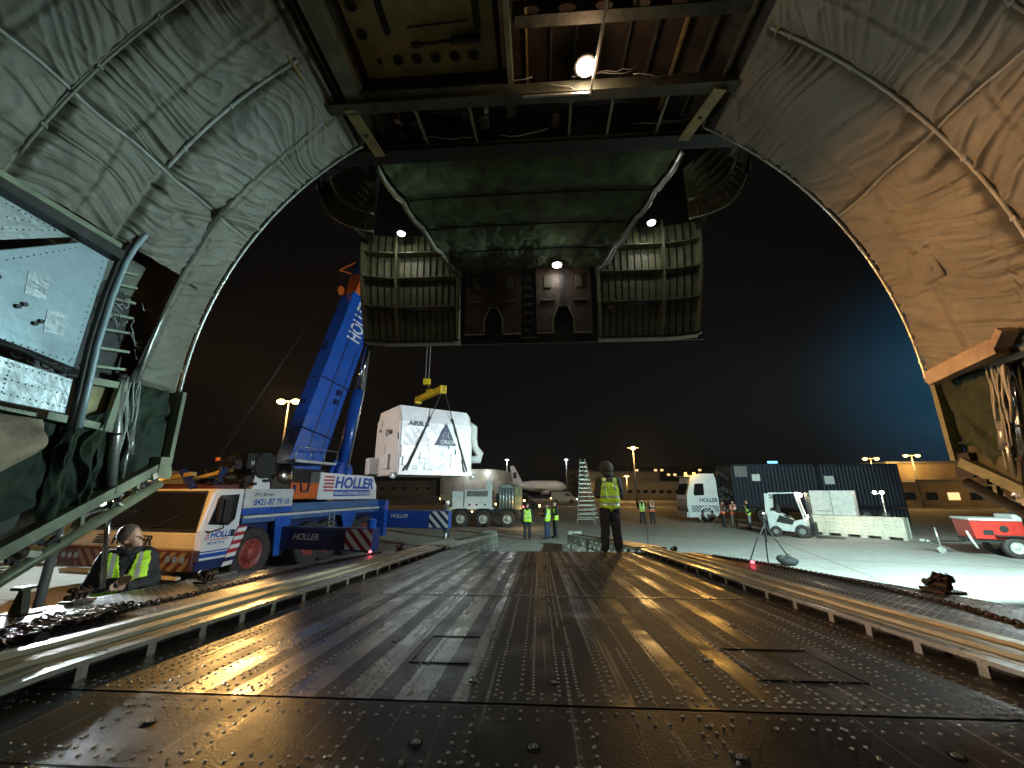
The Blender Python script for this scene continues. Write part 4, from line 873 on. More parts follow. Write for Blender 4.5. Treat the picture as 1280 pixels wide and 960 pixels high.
b = MB(); b.prism([(5.7, .9), (6.1, .9), (6.4, 1.6), (5.4, 1.6)], (XR, 0, 0), (0, 1, 0), (0, 0, 1), .02); b.build('mudguard', 'blue', CR)
for y in (4.72, 4.98):
    pass
b = MB(); b.tube([(XR+.06, 4.72, 1.65), (XR+.06, 4.72, .9)], .015, 6); b.tube([(XR+.06, 4.98, 1.65), (XR+.06, 4.98, .9)], .015, 6)
for z in (1.0, 1.15, 1.3, 1.45): b.tube([(XR+.06, 4.72, z), (XR+.06, 4.98, z)], .012, 6)
b.build('ladder', 'alloy', CR)
def wheel(y, xs, r=.68, hub='rim', parent=None, w=.42, sgn=1):
    parent = parent or CR
    b = MB(); x = xs; pr = [(r*.56, -.02), (r*.62, .02), (r*.9, .03), (r*.98, .0), (r, -.05), (r, -w+.05), (r*.97, -w), (r*.6, -w), (r*.56, -w+.05)]
    b.lathe((x, y, r), (sgn, 0, 0), pr, 36); 
    for k in range(40):
        a = 2*PI*k/40; b.box((x-sgn*.1, y+r*math.cos(a), r+r*math.sin(a)), (.14, .03, .05), rot=(a, 0, 0))
    t = b.build('wheel', 'tyre', parent)
    b = MB(); b.lathe((x, y, r), (sgn, 0, 0), [(r*.58, -.02), (r*.54, -.0), (r*.5, -.12), (r*.3, -.12), (r*.28, .03), (r*.16, .06), (0, .06)], 28)
    for k in range(10): a = 2*PI*k/10; b.cyl((x-sgn*.12, y+r*.4*math.cos(a), r+r*.4*math.sin(a)), (x-sgn*.07, y+r*.4*math.cos(a), r+r*.4*math.sin(a)), .022, n=6)
    b.build('rim', hub, t); return t
for y in (1.66, 4.0, 4.85, 6.2, 7.15): wheel(y, XR-.04); wheel(y, XL+.06, sgn=-1)
# outriggers: beam out to the right with jack; a second pair at the rear
for i, (yy, z0, z1, lab) in enumerate(((2.6, .68, 1.31, 0), (8.35, .8, 1.52, 1))):
    b = MB(); b.bx(XR-1.2, 4.85, yy, yy+.42, z0, z1); ou = b.build('outrigger', 'blue_dark' if i == 0 else 'blue', CR, bevel=.02)
    b = MB(); b.bx(XR-.6, 4.3, yy-.012, yy-.004, z1-.05, z1-.035); b.build('beam_edge', 'bluegrey', ou)
    text('HOLLER', 'beam_name', (2.2 if i == 0 else 2.15, yy-.008, z0+.28 if i == 0 else z0+.42), (1, 0, 0), (0, 0, 1), .17 if i == 0 else .16, 'white', ou, shear=.3, bold=.004)
    b = MB(); b.bx(4.0, 4.86, yy-.014, yy-.004, z0+.05, z1-.02, 0); stripes(b, (4.0, yy-.016, z0+.05), (1, 0, 0), (0, 0, 1), .86, z1-z0-.07, 4, 1, -1); b.build('warning_board', ['redplain' if i == 0 else 'navy', 'whiteplain'], ou)
    b = MB(); b.cyl((4.68, yy+.2, z1+.25), (4.68, yy+.2, z0-.1), .13, n=16); b.cyl((4.68, yy+.2, z0), (4.68, yy+.2, .12), .07, n=14); b.build('jack', 'blue' if i == 0 else 'alloy', ou)
    b = MB(); b.cyl((4.68, yy+.2, .12), (4.68, yy+.2, .03), .3, .36, 20); b.build('jack_foot', 'darkmetal', ou)
b = MB(); b.bx(XR-.4, XR+.3, 8.02, 8.3, .5, 1.95); b.build('rear_column', 'blue', CR)
# superstructure
b = MB(); b.cyl((-.3, 5.2, 1.98), (-.3, 5.2, 2.2), 1.25, n=40); b.build('turntable', 'darkmetal', CR)
b = MB(); b.prism([(4.15, 2.06), (7.9, 2.0), (7.85, 2.55), (7.55, 2.95), (4.2, 3.0)], (XR-.5, 0, 0), (0, 1, 0), (0, 0, 1), .42); cw = b.build('counterweight', 'white', CR, bevel=.03)
X1 = XR-.075
text('HOLLER', 'weight_name', (X1, 5.0, 2.47), (0, 1, -.012), (0, .03, 1), .40, 'blue', cw, shear=.12, sx=1.22, bold=.02)
b = MB(); b.bx(X1-.002, X1+.003, 4.98, 7.35, 2.16, 2.39); b.build('name_band', 'blue', cw)
text('KRANE & SCHWERLASTLOGISTIK', 'weight_line', (X1+.004, 5.02, 2.21), (0, 1, -.005), (0, 0, 1), .12, 'white', cw, sx=1.0, bold=.004)
b = MB()
for k in range(5): b.bx(X1-.002, X1+.006, 4.42-.04*(k % 2), 4.95, 2.34+.12*k, 2.40+.12*k)
b.build('emblem', 'redplain', cw)
b = MB(); b.bx(XR-.62, XR-.12, 2.9, 4.2, 2.1, 2.62); oc = b.build('hook_block', 'orange', CR, bevel=.02)
b = MB(); b.tube([(XR-.1, 3.3, 2.6), (XR-.08, 3.35, 2.35), (XR-.08, 3.6, 2.33), (XR-.08, 3.7, 2.6)], .03, 8); b.bx(XR-.12, XR-.09, 3.0, 3.1, 2.35, 2.55); b.build('hook', 'navy', oc)
b = MB(); b.cyl((XR-.5, 2.72, 2.42), (XR-.5, 2.72, 3.2), .42, n=30); b.build('polished_drum', 'bright', CR)
b = MB(); b.bx(-1.2, XR-.5, 2.5, 6.6, 2.2, 3.1); b.build('slew_deck', 'darkmetal', CR)
b = MB(); b.bx(XR-.9, XR-.3, 1.3, 2.3, 3.0, 3.42); b.cyl((XR-1.0, 1.9, 3.1), (XR-.2, 1.9, 3.1), .38, n=24); wi = b.build('winch', 'black', CR)
text('HOLLER', 'winch_name', (XR-.28, 1.42, 3.08), (0, 1, 0), (0, 0, 1), .14, 'cratew', wi, bold=.004, sx=.8)
b = MB(); b.prism([(1.6, 2.42), (2.25, 2.42), (2.2, 2.65), (1.95, 2.88), (1.65, 2.9)], (XR-.8, 0, 0), (0, 1, 0), (0, 0, 1), .5); b.build('operator_cab', 'white', CR)
rr = random.Random(31); b = MB()
for i in range(46):
    p = V3(rr.uniform(XR-1.2, XR-.2), rr.uniform(.75, 3.0), rr.uniform(2.55, 3.3)); b.box(p, (rr.uniform(.05, .3), rr.uniform(.05, .3), rr.uniform(.05, .25)))
    if rr.random() < .5: b.tube([p, p+V3(rr.uniform(-.3, .3), rr.uniform(-.3, .3), rr.uniform(-.2, .2)), p+V3(rr.uniform(-.3, .3), rr.uniform(-.4, .4), rr.uniform(-.3, .3))], .02, 6)
b.build('machinery', 'darkmetal', CR)
b = MB(); b.bx(-2.2, XR-.3, .4, 1.15, 2.42, 2.52); b.bx(-1.8, XR-.6, 1.2, 2.6, 2.42, 2.56); b.build('hose_tray', 'oxide', CR)
b = MB()
for (p, q) in (((-.6, .3, 2.45), (-.8, .25, 2.95)), ((.9, .3, 2.45), (.55, .2, 2.9)), ((1.1, .8, 2.4), (1.35, .7, 3.0))): b = MB(); b.bar(p, q, .14, .12); b.build('jib_foot', 'blue_dark', CR)
b = MB(); b.bar((-.4, .2, 2.62), (.9, .25, 2.8), .16, .1); b.bar((.3, .5, 2.6), (1.4, .9, 2.95), .1, .1); b.build('jib_arm', 'yellow_primer', CR)
for p in ((-.1, .1, 2.62), (1.2, .6, 3.15)):
    b = MB(); b.cyl(p, V3(*p)+V3(0, 0, .1), .06, n=12); b.build('beacon', 'e_amber' if p[0] < 0 else 'orange', CR)
b = MB(); b.bx(XR-.5, XR-.1, 2.9, 5.0, 3.28, 3.36); b.build('walkway', 'white2', CR)
b = MB(); z = 3.62
for y in (2.9, 3.6, 4.3, 5.0): b.tube([(XR-.1, y, 3.3), (XR-.1, y, z+.15)], .014, 6)
b.tube([(XR-.1, 2.9, z+.15), (XR-.1, 5.0, z+.15)], .014, 6); b.build('walkway_railing', 'alloy', CR)
# boom
B0 = V3(.6, 4.3, 3.25); TIP = V3(2.36, 10.38, 28)
bd = (TIP-B0).normalized(); bs = V3(1, -.35, 0); bs = (bs-bd*bs.dot(bd)).normalized(); bu = bs.cross(bd)   # bs sideways to the right, bu = upper side
def boomsec(l0, l1, w, h, m, name, off=0):
    b = MB(); sec = [(-.5, -.42), (-.42, -.5), (.42, -.5), (.5, -.42), (.5, .5), (-.5, .5)]
    A = [B0+bd*l0+bs*(x*w)+bu*(y*h+off) for x, y in sec]; C2 = [B0+bd*l1+bs*(x*w)+bu*(y*h+off) for x, y in sec]; n = len(sec)
    b.add(A+C2, [(i, (i+1) % n, n+(i+1) % n, n+i) for i in range(n)]+[tuple(reversed(range(n))), tuple(range(n, 2*n))]); return b.build(name, m, CR, bevel=.02)
bm = boomsec(-.3, 7.5, .92, 1.3, 'blue', 'boom')
boomsec(7.5, 8.7, .9, 1.2, 'orange', 'boom_collar'); boomsec(8.7, 15.5, .84, 1.2, 'blue', 'boom_section'); boomsec(15.5, 22, .82, 1.0, 'blue', 'boom_section'); boomsec(22, 25.6, .7, .9, 'blue', 'boom_section')
def face(x, y, l, w=.92, h=1.3): return B0+bd*l+bs*(x*w)+bu*(y*h)
text('HOLLER', 'boom_name', face(.5, -.28, 5.35)+bs*.008, bd, bu, .62, 'white', bm, shear=0, sx=.62, bold=.014)
for l in (1.2, 3.3):
    b = MB(); P_ = [face(x, y, l+.0) for x, y in ((-.54, -.54), (.54, -.54), (.54, .54), (-.54, .54), (-.54, -.54))]; b.tube(P_, .025, 6); b.build('boom_band', 'blue_dark', bm)
b = MB(); b.bar(face(.515, .1, .5), face(.515, .1, 7.2), .02, .04, up=bu); b.bar(face(.51, -.3, .5), face(.51, -.3, 5), .015, .03, up=bu); b.build('boom_weld', 'blue_dark', bm)
b = MB()
for l in (2.6, 3.0, 6.8): b.box(face(.54, -.2, l), (.12, .2, .2))
for l in (2.3, 4.7, 4.9): b.box(face(-.1, .52, l), (.2, .1, .2))
b.build('boom_fitting', 'blue_dark', bm)
c0 = V3(1.45, 5.6, 2.95); c1 = face(.45, -.55, 6.7)
b = MB(); b.cyl(c0, c0.lerp(c1, .52), .24, n=20); cyl = b.build('luffing_cylinder', 'blue', CR)
b = MB(); b.cyl(c0.lerp(c1, .5), c1, .13, n=16); b.build('cylinder_rod', 'chrome', cyl)
b = MB(); b.tube([c0+V3(.28, 0, .3), c0.lerp(c1, .5)+V3(.26, 0, 0), c0.lerp(c1, .8)+V3(.1, 0, 0)], .04, 8); b.tube([c0+V3(-.28, 0, .3), c0.lerp(c1, .62)+V3(-.22, 0, 0)], .03, 8); b.build('cylinder_pipe', 'alloy', cyl)
b = MB(); b.cyl((XR-.35, 5.6, 3.0), (XR-.1, 5.6, 3.0), .45, n=24); b.prism([(4.9, 2.95), (6.2, 2.95), (5.9, 3.35), (5.2, 3.5)], (XR-.4, 0, 0), (0, 1, 0), (0, 0, 1), .1); b.build('pivot_bracket', 'blue', CR)
# thin stay rope down the back of the boom, tip tackle
b = MB(); b.tube([V3(-.3, 1.9, 3.3), face(-.6, .75, 8.6)], .018, 6); b.build('stay_rope', 'darkmetal', CR)
b = MB(); q = face(-.2, .5, 8.7); b.bar(q, q+V3(-.5, -.3, .1), .06, .06); b.bar(q+V3(-.5, -.3, .1), q+bd*.8, .05, .05); b.cyl(q-bd*1.1+V3(-.1, -.25, 0), q-bd*1.1+V3(0, -.25, 0), .2, n=14); b.build('boom_bracket', 'orange', CR)
b = MB(); b.box(TIP+V3(.0, .2, .3), (.9, 1.4, .8)); b.build('boom_head', 'blue', CR)
# load suspended below the boom head: place under the boom head in the world
def cw_(x, y, z): a = R(9.5); return V3(-9.99+x*math.cos(a)+y*math.sin(a), 10.15-x*math.sin(a)+y*math.cos(a), z)
tipw = cw_(TIP.x, TIP.y+.4, TIP.z)
b = MB(); 
for d in (-.1, .1): b.tube([V3(TIP.x+d, TIP.y+.5, TIP.z-.1), V3(TIP.x+d+.0, TIP.y+.42, 8.1)], .022, 6)
b.build('hoist_rope', 'cable', CR)
hk = cw_(TIP.x, TIP.y+.42, 8.1)
b = MB(); b.box((TIP.x, TIP.y+.42, 8.0), (.34, .22, .3)); b.build('hook_tackle', 'yellow', CR)

# ---------------------------------------------------------------- wrapped load
# right long face runs from near corner A (px 500) to B (px 597); left end face from A back-left to C
A = V3(-6.72, 19.3, 0); Bc = V3(-3.45, 22.0, 0); ex = (Bc-A).normalized(); ey = V3(-ex.y, ex.x, 0)    # ey: away/back
LL = (Bc-A).length; WW = 3.75; HT_ = 3.4
LD = thing('wrapped_load', 'large white wrapped space hardware container hanging from the crane on slings', 'cargo container', (A.x, A.y, 3.2), math.atan2(ex.y, ex.x))
# local: x along the long face, y to the back, z up
b = MB(); cut = .38
prof = [(0, 0), (0, 2.55), (.42, HT_), (WW-.35, HT_), (WW, 2.6), (WW, 0)]
def sec(x, ins): return [(x, ins+(y if y else 0)*(1-2*ins/WW)+0, z*(1-ins*.12)) for y, z in prof]
ss = [sec(0, .0), sec(LL-.35, 0), sec(LL, .35)]
n = len(prof)
b.add(sum(ss, []), [(k*n+i, (k+1)*n+i, (k+1)*n+(i+1) % n, k*n+(i+1) % n) for k in range(2) for i in range(n)]+[tuple(range(n)), tuple(reversed([2*n+i for i in range(n)]))], 0)
b.build('shell', 'wrapside', LD, bevel=.03)
# wrapped film on the long face: wrinkled sheet following the front profile
U, Vv = np.meshgrid(np.linspace(0, 1, 260), np.linspace(0, 1, 190), indexing='ij')
x = .02+U*(LL-.4); z = .02+Vv*(HT_-.04)
yb = np.where(z < 2.55, 0, (z-2.55)/(HT_-2.55)*.42)-.03
fold = ridged(U*16+vnoise(U*6, Vv*5, 3)*1.5, Vv*1.6+vnoise(U*5, Vv*5, 5), 41)**3*.07*np.clip((.62-Vv)*3, .0, 1)*np.exp(-((U-.52)/.22)**2)
fold += ridged((U+Vv*.8)*9, (U-Vv)*3, 43)**2*.028+ridged((U-Vv)*14, (U+Vv)*5, 44)**2*.014
fold *= np.clip(np.minimum(U, 1-U)*14, 0, 1)*np.clip(np.minimum(Vv, 1-Vv)*14, 0, 1)
pk = (np.clip(1-np.abs(U-.87)/.09, 0, 1)**.3*np.clip(1-np.abs(Vv-.52)/.2, 0, 1)**.3)*.10
P_ = np.stack([x, yb-fold-pk, z], -1); gridmesh(P_[::-1], 'wrap_film', 'wrap', LD)
rr = random.Random(2)
for (x0, x1, z0, z1, d) in ((.05, 1.45, .75, 1.35, .07), (.15, .9, .35, .75, .09), (1.0, 1.5, .7, 1.05, .11), (2.75, 3.35, .35, 1.0, .09), (2.6, 3.4, 1.25, 1.9, .08), (3.0, 3.5, .75, 1.25, .12)):
    b = MB(); b.bx(x0, x1, -d-.04, -.02, z0, z1); b.build('wrapped_pack', 'wrap', LD, bevel=.02)
b = MB(); b.bx(-.03, LL-.2, -.06, WW+.03, -.1, .12); base = b.build('base_frame', 'wrapside', LD, bevel=.01)
for cx, cy in ((-.15, WW-.2), (LL-.02, .15), (-.15, .3)):
    b = MB()
    b.cyl((cx, cy-.06, -.12), (cx, cy+.06, -.12), .16, n=20); b.cyl((cx, cy-.07, -.12), (cx, cy+.07, -.12), .06, n=12, mi=1); b.build('castor', ['grey', 'white'], LD)
b = MB(); b.bx(-.22, 0, 1.1, 1.9, .2, .95); b.build('end_pack', 'wrap', LD, bevel=.05); b = MB(); b.bx(-.55, -.0, WW-.9, WW-.15, -.02, .85); b.build('end_box', 'wrap', LD, bevel=.05)
b = MB(); b.bx(-.05, .0, .08, WW-.1, 0, 2.5); b.bx(-.09, -.03, 1.95, 2.1, .2, 1.5); b.build('end_panel', 'wrapside', LD, bevel=.01)
b = MB(); b.bx(-.03, 0, WW*.78, WW*.98, .15, 2.9); b.build('end_strip', 'wrap', LD, bevel=.01)
# hose at right end
b = MB(); pts = [(LL-.25, .4, 2.75), (LL+.05, .3, 2.55), (LL+.08, .3, 1.9), (LL+.2, .3, 1.45), (LL+.5, .35, 1.15), (LL+.45, .4, .85), (LL+.0, .5, .8)]
b.tube(pts, .24, 14, radii=[.2, .24, .2, .18, .24, .26, .2]); b.build('flexible_duct', 'white2', LD)
# prints. front face normal is -y
fy = -.085
text('AIRBUS', 'print_name', (.36, fy-.015, 2.33), (1, 0, 0), (0, 0, 1), .23, 'navy', LD, ext=.006, bold=.008)
b = MB(); b.prism([(1.82, 1.42), (3.0, 1.42), (2.40, 2.58)], (0, fy-.04, 0), (1, 0, 0), (0, 0, 1), .02); tri = b.build('triangle_print', 'navy', LD)
text('ORION', 'triangle_name', (2.08, fy-.065, 1.50), (1, 0, 0), (0, 0, 1), .2, 'white', tri, ext=.004)
b = MB(); o_ = fy-.065
for (x0, z0, x1, z1) in ((2.25, 1.75, 2.32, 2.1), (2.32, 2.1, 2.5, 2.0), (2.5, 2.0, 2.62, 2.2), (2.2, 1.95, 2.55, 1.85), (2.5, 2.0, 2.58, 1.76)): b.bar((x0, o_, z0), (x1, o_, z1), .008, .02, up=(0, 1, 0))
for x0, z0 in ((2.25, 1.75), (2.32, 2.1), (2.5, 2.0), (2.62, 2.2), (2.2, 1.95), (2.55, 1.85)): b.cyl((x0, o_, z0), (x0, o_-.01, z0), .02, n=8)
b.build('star_lines', 'white', tri)
b = MB(); b.bx(2.0, 2.7, fy-.045, fy-.03, 1.34, 1.355); b.build('caption_line', 'navy', tri)
text('esa', 'end_print', (-.075, 1.55, 2.0), (0, -1, 0), (0, 0, 1), .28, 'navy', LD, bold=.01)
b = MB(); b.lathe((-.078, 1.82, 2.1), (-1, 0, 0), [(.13, 0), (.16, .004), (.19, 0)], 24); b.build('end_roundel', 'navy', LD)
b = MB(); b.bx(-.06, -.05, .1, .28, 1.62, 1.95); b.bx(-.06, -.05, 2.85, 3.1, 2.25, 2.4); b.build('end_label', 'navy', LD)
# yellow spreader beam and slings (a thing of its own, hanging on the hook)
e2 = V3(*ey); cl = A+ex*(LL*.5)+ey*(WW*.5); rz_ = math.atan2(ex.y, ex.x)
p0 = A+ex*(LL*.53)+ey*(.1)+V3(0, 0, 7.72); p1 = A+ex*(LL*.53)+ey*(WW-.1)+V3(0, 0, 7.72)
SB = thing('spreader_beam', 'yellow lifting beam with dark slings above the white load', 'lifting beam', ((p0+p1)/2).to_tuple())
Oq = (p0+p1)/2
b = MB(); b.bar(p0-Oq, p1-Oq, .26, .32); b.bar(p0-Oq+V3(0, 0, -.05), p0-Oq+ey*.25+V3(0, 0, -.05), .36, .44); b.bar(p1-Oq+V3(0, 0, -.05), p1-Oq-ey*.25+V3(0, 0, -.05), .36, .44); b.box((0, 0, .2), (.4, .4, .16)); b.build('beam', 'yellow', SB, bevel=.02)
b = MB()
for q in (p0, p1):
    k = -1 if q is p0 else 1
    for xx in (.28, LL-.62):
        e = A+ex*xx+ey*((-.27) if k < 0 else WW+.12)+V3(0, 0, 3.3); s_ = q+ex*(.06*(1 if xx > 1 else -1))+V3(0, 0, -.15)
        b.bar(s_-Oq, s_.lerp(e, .35)-Oq, .045, .02, up=ey); b.bar(s_.lerp(e, .35)-Oq, e-Oq, .10, .035, up=ey)
b.build('sling', 'black', SB)
b = MB(); hkw = hk; b.tube([V3(0, 0, .25), hkw-Oq-V3(0, 0, .1)], .03, 6); b.build('top_link', 'cable', SB)

# ================================================================ PEOPLE
def person(name, label, loc, rz, J, cols, group=None, vox=.012, bulk=1.0, vest='vest', hat=None, stripe_z=((1.0, 1.05), (1.16, 1.21)), vz=(.86, 1.46), hatm='hair', zoff=0, vback=True, apron=None):
    """J: joint dict in local metres, facing +y. One remeshed continuous body, coloured by nearest limb."""
    root = thing(name, label, 'person', loc, rz, group)
    prim = []    # (p, q, r0, r1, tag)
    def cap(p, q, r0, r1, t, fl=1): prim.append((Vector(p), Vector(q), r0, r1, t))
    g = lambda k, s='': Vector(J[k+s])
    pel, chest, neck, head = g('pelvis'), g('chest'), g('neck'), g('head')
    hd = (head-neck).normalized(); look = Vector(J.get('look', (0, 1, 0))).normalized()
    for s, sg in (('L', -1), ('R', 1)):
        hip, knee, ank, toe = g('hip', s), g('knee', s), g('ankle', s), g('toe', s)
        cap(hip, knee, .092*bulk, .07*bulk, 'leg'); cap(knee, ank+V3(0, 0, .03), .068*bulk, .06*bulk, 'leg'); cap(ank+V3(0, -.02, -.02), toe, .05, .038, 'shoe'); cap(ank+V3(0, -.035, -.04), ank+V3(0, 0, .03), .045, .045, 'shoe')
        sh, el, wr = g('shoulder', s), g('elbow', s), g('wrist', s)
        cap(sh, el, .07*bulk, .056*bulk, 'arm'); cap(el, wr, .056*bulk, .04*bulk, 'arm')
        hdir = Vector(J.get('handdir'+s, (wr-el).normalized())).normalized(); sd = hdir.cross(Vector((0, 1, .2))).normalized(); cup = sd.cross(hdir)
        cap(wr, wr+hdir*.05, .028, .034, 'hand'); cap(wr+hdir*.05-sd*.02, wr+hdir*.085-sd*.022, .02, .018, 'hand'); cap(wr+hdir*.05+sd*.02, wr+hdir*.085+sd*.022, .02, .018, 'hand')
        for i, ln in enumerate((.062, .074, .068, .052)):
            b0 = wr+hdir*.088+sd*(-.031+.0205*i); b1 = b0+hdir*ln*.5+cup*.008; b2 = b1+hdir*ln*.4+cup*.024
            cap(b0, b1, .0098, .009, 'hand'); cap(b1, b2, .009, .0078, 'hand')
        t0 = wr+hdir*.03-sd*.03*sg; t1 = t0+hdir*.035-sd*.03*sg+cup*.012; cap(t0, t1, .014, .011, 'hand'); cap(t1, t1+hdir*.03+cup*.01, .011, .009, 'hand')
    shL, shR = g('shoulder', 'L'), g('shoulder', 'R'); hL, hR = g('hip', 'L'), g('hip', 'R')
    cap(shL.lerp(shR, .12), shR.lerp(shL, .12), .082, .082, 'torso')
    for k in (-1, -.33, .33, 1):
        top = chest+(shR-shL)*.5*.62*k; bot = pel+(hR-hL)*.5*.95*k
        cap(top+V3(0, .01, -.02), bot+V3(0, 0, .05), .115, .112, 'torso')
    cap(hL, hR, .115, .115, 'hips'); cap(chest+V3(0, 0, .08), neck, .075, .06, 'torso'); cap(neck-hd*.03, neck+hd*.08, .056, .053, 'head')
    side_ = look.cross(hd).normalized(); up = side_.cross(look).normalized()
    ell = []
    ell.append((head+up*.03, look*.098, side_*.078, up*.105, 'head')); ell.append((head+look*.022-up*.06, look*.066, side_*.056, up*.062, 'head'))
    b = MB()
    for (p, q, r0, r1, t) in prim:
        b.cyl(p, q, r0, r1, 14); b.sph(p, r0, 14, m=8); b.sph(q, r1, 14, m=8)
    def ellip(c, a, b_, c_):
        vs = []; n, m = 20, 12
        for i in range(m+1):
            th = PI*i/m
            for k in range(n): ph = 2*PI*k/n; vs.append(c+a*(math.sin(th)*math.cos(ph))+b_*(math.sin(th)*math.sin(ph))+c_*math.cos(th))
        b.add(vs, [(i*n+k, (i+1)*n+k, (i+1)*n+(k+1) % n, i*n+(k+1) % n) for i in range(m) for k in range(n)], 0, True)
    for (c, a, b_, c_, t) in ell: ellip(c, a, b_, c_)
    # nose, brow, lips, ears
    f_ = head+look*.09
    b.cyl(f_+up*.022-look*.004, f_-up*.022+look*.02, .008, .015, 8); b.sph(f_-up*.022+look*.018, .015, 8)
    ellip(head+look*.074-up*.055, look*.022, side_*.026, up*.009); ellip(head+look*.072-up*.071, look*.02, side_*.024, up*.009); ellip(head+look*.07-up*.1, look*.022, side_*.028, up*.02)
    ellip(head+look*.078+up*.035, look*.016, side_*.052, up*.012)
    for k in (-1, 1): ellip(head-look*.008+side_*.08*k-up*.005, look*.022, side_*.01, up*.034); ellip(head+look*.062+side_*.035*k-up*.022, look*.02, side_*.02, up*.018)
    me = bpy.data.meshes.new('body'); me.from_pydata(b.v, [], b.f); o = bpy.data.objects.new('body', me); COL.objects.link(o)
    rm = o.modifiers.new('r', 'REMESH'); rm.mode = 'VOXEL'; rm.voxel_size = vox; rm.use_smooth_shade = True
    sm = o.modifiers.new('s', 'SMOOTH'); sm.iterations = 3; sm.factor = .5
    bpy.context.view_layer.update(); m2 = bpy.data.meshes.new_from_object(o.evaluated_get(bpy.context.evaluated_depsgraph_get())); o.modifiers.clear(); o.data = m2; bpy.data.meshes.remove(me)
    n = len(m2.polygons); C_ = np.empty(n*3); m2.polygons.foreach_get('center', C_); C_ = C_.reshape(-1, 3); best = np.full(n, 1e9); tg = np.zeros(n, int)
    tags = ['torso', 'hips', 'leg', 'shoe', 'arm', 'hand', 'head']
    for (p, q, r0, r1, t) in prim:
        p_, q_ = np.array(p), np.array(q); d = q_-p_; L2 = max(1e-9, d@d); tt = np.clip(((C_-p_)@d)/L2, 0, 1); ds = np.linalg.norm(C_-(p_+tt[:, None]*d), axis=1)-(r0+(r1-r0)*tt)
        w_ = ds < best; best[w_] = ds[w_]; tg[w_] = tags.index(t)
    for (c, a, b_, c_, t) in ell:
        q = C_-np.array(c); ds = np.sqrt((q@np.array(a)/a.length_squared)**2+(q@np.array(b_)/b_.length_squared)**2+(q@np.array(c_)/c_.length_squared)**2)*.08-.08-.02
        w_ = ds < best; best[w_] = ds[w_]; tg[w_] = tags.index(t)
    jk, tr, sk = cols; mats = [jk, tr, tr, 'black', jk, 'skin_p', 'skin_p']
    m2.materials.clear()
    for mm in mats: m2.materials.append(M[mm])
    m2.polygons.foreach_set('material_index', tg.astype(np.int32)); m2.polygons.foreach_set('use_smooth', np.ones(n, bool)); o.parent = root
    # clothes wrinkles: move cloth vertices by noise
    nv = len(m2.vertices); VV = np.empty(nv*3); m2.vertices.foreach_get('co', VV); VV = VV.reshape(-1, 3); NN = np.empty(nv*3); m2.vertices.foreach_get('normal', NN); NN = NN.reshape(-1, 3)
    vt = np.zeros(nv, int)
    for i_, pl_ in enumerate(m2.polygons):
        for v_ in pl_.vertices: vt[v_] = tg[i_]
    wr_ = (ridged(VV[:, 2]*11+VV[:, 0]*4+3, VV[:, 0]*7+VV[:, 1]*9+5, 61)-.5)*.016+(ridged(VV[:, 2]*26+VV[:, 1]*9+3, VV[:, 0]*18+5, 62)-.5)*.007
    wr_ *= np.isin(vt, (0, 1, 2, 4)); VV2 = VV+NN*(wr_+np.where(np.isin(vt, (2,)), .008, 0)+np.where(np.isin(vt, (0, 4)), .006, 0))[:, None]
    m2.vertices.foreach_set('co', VV2.reshape(-1)); m2.update()
    if vest:
        fs = []; mi = []
        vzc = (VV2[:, 2])
        for i_, pl_ in enumerate(m2.polygons):
            if tg[i_] not in (0, 1): continue
            c = C_[i_]; 
            zz = c[2]-zoff
            if zz < vz[0] or zz > vz[1]: continue
            if abs((c-np.array(chest))@np.array(((shR-shL).normalized()))) > .175 and zz > 1.2: continue
            fwd = np.array((-(shR-shL).y, (shR-shL).x, 0)); fwd = fwd/np.linalg.norm(fwd); rel = c-np.array(chest)
            front = rel@fwd > 0; lat = abs(rel@np.array((shR-shL).normalized()))
            if front and lat < .018+.0*zz+max(0, zz-1.2)*.24: continue
            if not front and zz > 1.40 and lat < .07: continue
            fs.append(tuple(pl_.vertices)); s_ = any(a < zz < b2 for a, b2 in stripe_z) or (zz > 1.21 and .085 < lat < .125); mi.append(1 if s_ else 0)
        used = sorted({v for f in fs for v in f}); mp_ = {v: i for i, v in enumerate(used)}
        mv = bpy.data.meshes.new('vest'); mv.from_pydata([tuple(VV2[v]+NN[v]*.014) for v in used], [], [tuple(mp_[v] for v in f) for f in fs])
        mv.materials.append(M[vest]); mv.materials.append(M['reflect']); mv.polygons.foreach_set('material_index', mi); mv.polygons.foreach_set('use_smooth', [True]*len(fs))
        ve = bpy.data.objects.new('vest', mv); COL.objects.link(ve); ve.parent = root; d = ve.modifiers.new('s', 'SOLIDIFY'); d.thickness = .008
    # hat or hair
    b = MB()
    def shell(c, a, b_, c_, th1, seedn=0, open_front=0):
        n, m = 28, 14; vs = []
        for i in range(m+1):
            th = th1*i/m
            for k in range(n):
                ph = 2*PI*k/n; j = 1+.03*seedn*math.sin(7*ph+3*i)
                lim = th*(1-open_front*max(0, math.cos(ph))**1.5)
                vs.append(c+(a*(math.sin(lim)*math.cos(ph))+b_*(math.sin(lim)*math.sin(ph)))*j+c_*math.cos(lim)*j)
        b.add(vs, [(i*n+k, (i+1)*n+k, (i+1)*n+(k+1) % n, i*n+(k+1) % n) for i in range(m) for k in range(n)], 0, True)
    hc = head+up*.035
